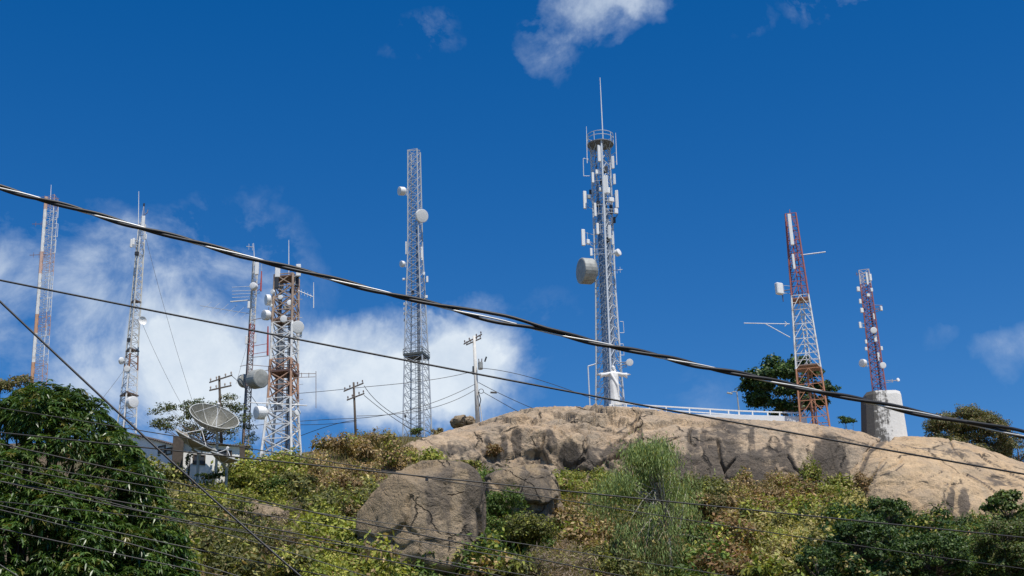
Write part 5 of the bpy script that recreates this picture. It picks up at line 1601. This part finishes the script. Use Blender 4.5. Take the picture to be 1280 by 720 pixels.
# ------------------------------------------------------------------ huts and satellite dishes
def hut(label, x0, x1, ytop0, ytop1, ybase, D0, D1, depth, roof_col, wall_mat, windows, over=.35):
    A, Bp = P(x0, ybase, D0), P(x1, ybase, D1)
    z0 = min(A[2], Bp[2]) - 1.5
    ta, tb_ = P(x0, ytop0, D0)[2], P(x1, ytop1, D1)[2]
    d = Bp - A; d[2] = 0; L = np.linalg.norm(d); d /= L
    n = np.array([-d[1], d[0], 0])             # away from the camera
    if n[1] < 0: n = -n
    org = np.array([A[0], A[1], z0])
    o = empty('hut', org, label, 'hut')
    def wall_pt(u, w, z): return np.array([A[0], A[1], 0]) + d * u * L + n * w + np.array([0, 0, z])
    mb = MB()
    V = [wall_pt(0, 0, z0), wall_pt(1, 0, z0), wall_pt(1, 0, tb_), wall_pt(0, 0, ta), wall_pt(0, depth, z0), wall_pt(1, depth, z0), wall_pt(1, depth, tb_ + .1), wall_pt(0, depth, ta + .1)]
    mb.add(V, [(0, 1, 2, 3), (5, 4, 7, 6), (4, 0, 3, 7), (1, 5, 6, 2), (3, 2, 6, 7)], WHITE)
    mb.build('wall', wall_mat, o)
    mb = MB(); e = .4 / L
    nst = 26
    for i in range(nst):      # corrugated sheet: narrow pitched strips
        u0, u1 = -e + (1 + 2 * e) * i / nst, -e + (1 + 2 * e) * (i + 1) / nst
        um = (u0 + u1) / 2
        zf = lambda u: ta + (tb_ - ta) * u + .05
        q = [wall_pt(u0, -over, zf(u0)), wall_pt(um, -over, zf(um) + .07), wall_pt(u1, -over, zf(u1)), wall_pt(u1, depth + .2, zf(u1) + .12), wall_pt(um, depth + .2, zf(um) + .19), wall_pt(u0, depth + .2, zf(u0) + .12)]
        q2 = [p - np.array([0, 0, .05]) for p in q]
        mb.add(q + q2, [(0, 1, 4, 5), (1, 2, 3, 4), (6, 11, 10, 7), (7, 10, 9, 8), (0, 6, 7, 1), (1, 7, 8, 2), (3, 9, 10, 4), (4, 10, 11, 5)], roof_col)
    mb.build('roof', M['rusty'], o)
    for u0, u1, f0, f1, mt in windows:
        zt = lambda u, f: z0 + 1.5 + (ta + (tb_ - ta) * u - z0 - 1.5) * f
        um, fm = (u0 + u1) / 2, (f0 + f1) / 2
        c = wall_pt(um, -.03, zt(um, fm))
        hw, hh = (u1 - u0) * L / 2, (zt(um, f1) - zt(um, f0)) / 2
        fr = MB()
        for sg in (-1, 1):
            fr.box(c + d * sg * hw, (d, n, (0, 0, 1)), (.05, .06, hh + .05)); fr.box(c + np.array([0, 0, sg * hh]), (d, n, (0, 0, 1)), (hw - .055, .055, .05))
        w = fr.build('window', M['wood'], o)
        pn = MB(); pn.box(c + n * .01, (d, n, (0, 0, 1)), (hw - .06, .02, hh - .06)); pn.build('shutter', mt, o).parent = w
    return o
m, nt, b = new_mat('dirty_whitewash')
v = obj_coord(nt); vs = obj_coord(nt, (1, 1, .2))
sep = nt.nodes.new('ShaderNodeSeparateXYZ'); nt.links.new(v, sep.inputs[0])
c = mixc(nt, ramp(nt, noise_tex(nt, 1.3, 6, .65, vs), [(.58, 0.0), (.8, .45)]), (.8, .8, .78), (.35, .33, .3))
nt.links.new(c, b.inputs['Base Color']); b.inputs['Roughness'].default_value = .9
hut('long white hut with sagging dark tin roof behind the mango tree', 152, 215, 541, 557, 596, 122, 119, 4.0, (.09, .075, .065), m, [(.72, .84, .72, .9, M['drumgrey']), (.87, .97, .7, .88, M['drumgrey'])])
hut('low white hut with grey roof right behind the satellite dishes', 226, 305, 554, 559, 597, 118.5, 121, 4.0, (.22, .21, .2), m, [(.18, .36, .42, .68, M['darkbox']), (.56, .78, .62, .86, M['darkbox'])])
Bq = P(221, 594, 117.8); mb = MB(); mb.box(Bq + np.array([0, 0, 1.3]), ((1, .1, 0), (-.1, 1, 0), (0, 0, 1)), (.42, .25, 1.9)); tag(mb.build('pillar', M['wood'], None, loc=Bq), 'dark brown pillar between the two white huts', 'pillar')
Bq = P(302, 590, 118.8); mb = MB(); mb.box(Bq + np.array([0, 0, .9]), ((1, .1, 0), (-.1, 1, 0), (0, 0, 1)), (.2, .2, 1.3)); tag(mb.build('pillar', M['wood'], None, loc=Bq), 'brown post at the right end of the low hut', 'pillar')

m, nt, b = new_mat('perforated_dish_mesh')
nt.links.new(mixc(nt, ramp(nt, noise_tex(nt, 2, 5, .6, obj_coord(nt)), [(.3, 0.0), (.7, 1.0)]), (.12, .118, .092), (.18, .172, .135)), b.inputs['Base Color'])
b.inputs['Roughness'].default_value = .55
tr_ = nt.nodes.new('ShaderNodeBsdfTransparent'); mx = nt.nodes.new('ShaderNodeMixShader')
vor = nd(nt, 'ShaderNodeTexNoise', Scale=60.0, Detail=1.0); nt.links.new(obj_coord(nt), vor.inputs['Vector'])
nt.links.new(ramp(nt, vor.outputs['Fac'], [(.40, 1.0), (.44, 0.0)]), mx.inputs[0])
nt.links.new(b.outputs[0], mx.inputs[1]); nt.links.new(tr_.outputs[0], mx.inputs[2]); nt.links.new(mx.outputs[0], nt.nodes['Material Output'].inputs['Surface'])
M['perf'] = m

def big_dish(label, px, py, dpx, facing, tilt_px, depth, D, mesh_mat, foot_y):
    """parabolic dish: tilt_px the picture direction its axis leans to (right, up), facing how much it turns to the street"""
    c = P(px, py, D); r = dpx * mpp(c) / 2
    e1, e2, e3 = R[:, 0], R[:, 1], R[:, 2]          # picture right, up, and toward the street
    tx = np.array(tilt_px, float); tx /= np.linalg.norm(tx)
    nrm = facing * e3 + math.sqrt(1 - facing ** 2) * (tx[0] * e1 + tx[1] * e2); nrm /= np.linalg.norm(nrm)
    foot = P(px + 2, foot_y, D + .5); foot[2] = min(foot[2], float(ground_z(foot[0], foot[1])))
    o = empty('satellite_dish', foot, label, 'satellite dish')
    a, b_, n_ = frame(nrm)
    h = 2 * r * depth
    V, Fc = [], []
    NR, NA = 8, 32
    for i in range(NR + 1):
        q = max(i / NR, .03)
        for k in range(NA):
            w = 2 * math.pi * k / NA
            V.append(c + n_ * (q * q * h - h) + r * q * (math.cos(w) * a + math.sin(w) * b_))
    for i in range(NR):
        for k in range(NA):
            Fc.append((i * NA + k, i * NA + (k + 1) % NA, (i + 1) * NA + (k + 1) % NA, (i + 1) * NA + k))
    mb = MB(); mb.add(V, Fc, (.5, .5, .5)); V2 = [p - n_ * .03 for p in V]
    mb.add(V2, [f[::-1] for f in Fc], (.5, .5, .5))
    ref = mb.build('reflector', mesh_mat, o)
    rb = MB()
    for k in range(8):
        w = 2 * math.pi * (k + .3) / 8
        for lift in (.035, -.07):
            rb.tube([c + n_ * (q * q * h - h + lift) + r * q * (math.cos(w) * a + math.sin(w) * b_) for q in np.linspace(.05, 1, 7)], .035, n=4)
    rb.tube([c + r * (math.cos(w) * a + math.sin(w) * b_) for w in np.linspace(0, 2 * math.pi, 32, endpoint=False)], .042, n=5, closed=True)
    rb.build('rib', M['drumpale'], o).parent = ref
    fd = MB(); fp = c + n_ * r * .5
    for k in range(3):
        w = 2 * math.pi * k / 3 + .4
        fd.beam(c + r * .8 * (math.cos(w) * a + math.sin(w) * b_) - n_ * h * .36, fp, .025, n=5)
    fd.lathe(fp - n_ * .1, n_, [(0, .08), (.06, .13), (.25, .13), (.3, .06)], n=10); fd.build('feed_horn', M['white'], o)
    mt = MB(); bk = c - n_ * (h + .15)
    hub = np.array([bk[0], bk[1], bk[2] - .1])
    mt.beam(foot - np.array([0, 0, .3]), np.array([foot[0], foot[1], hub[2] - .3]), .11, GALV, 8); mt.beam(np.array([foot[0], foot[1], hub[2] - .3]), hub, .1, GALV, 6)
    mt.lathe(bk, n_, [(0, .25), (.2, .25)], GALV, n=10); mt.beam(np.array([foot[0], foot[1], hub[2] - 1.0]), c - n_ * h * .4 - b_ * r * .5, .05, GALV, 5)
    mt.build('mount', M['drumgrey'], o)
big_dish('large upturned mesh satellite dish with pale ribs, highest of the three', 268, 520, 63, .27, (.36, .93), .27, 116, M['perf'], 590)
big_dish('pale satellite dish seen edge on from below in front of the huts', 245, 550, 58, -.13, (.47, .88), .15, 114, M['dish_back'], 592)
big_dish('smallest satellite dish tilted low beside the right hut', 281, 570, 36, -.16, (.32, .95), .2, 113, M['dish_back'], 596)
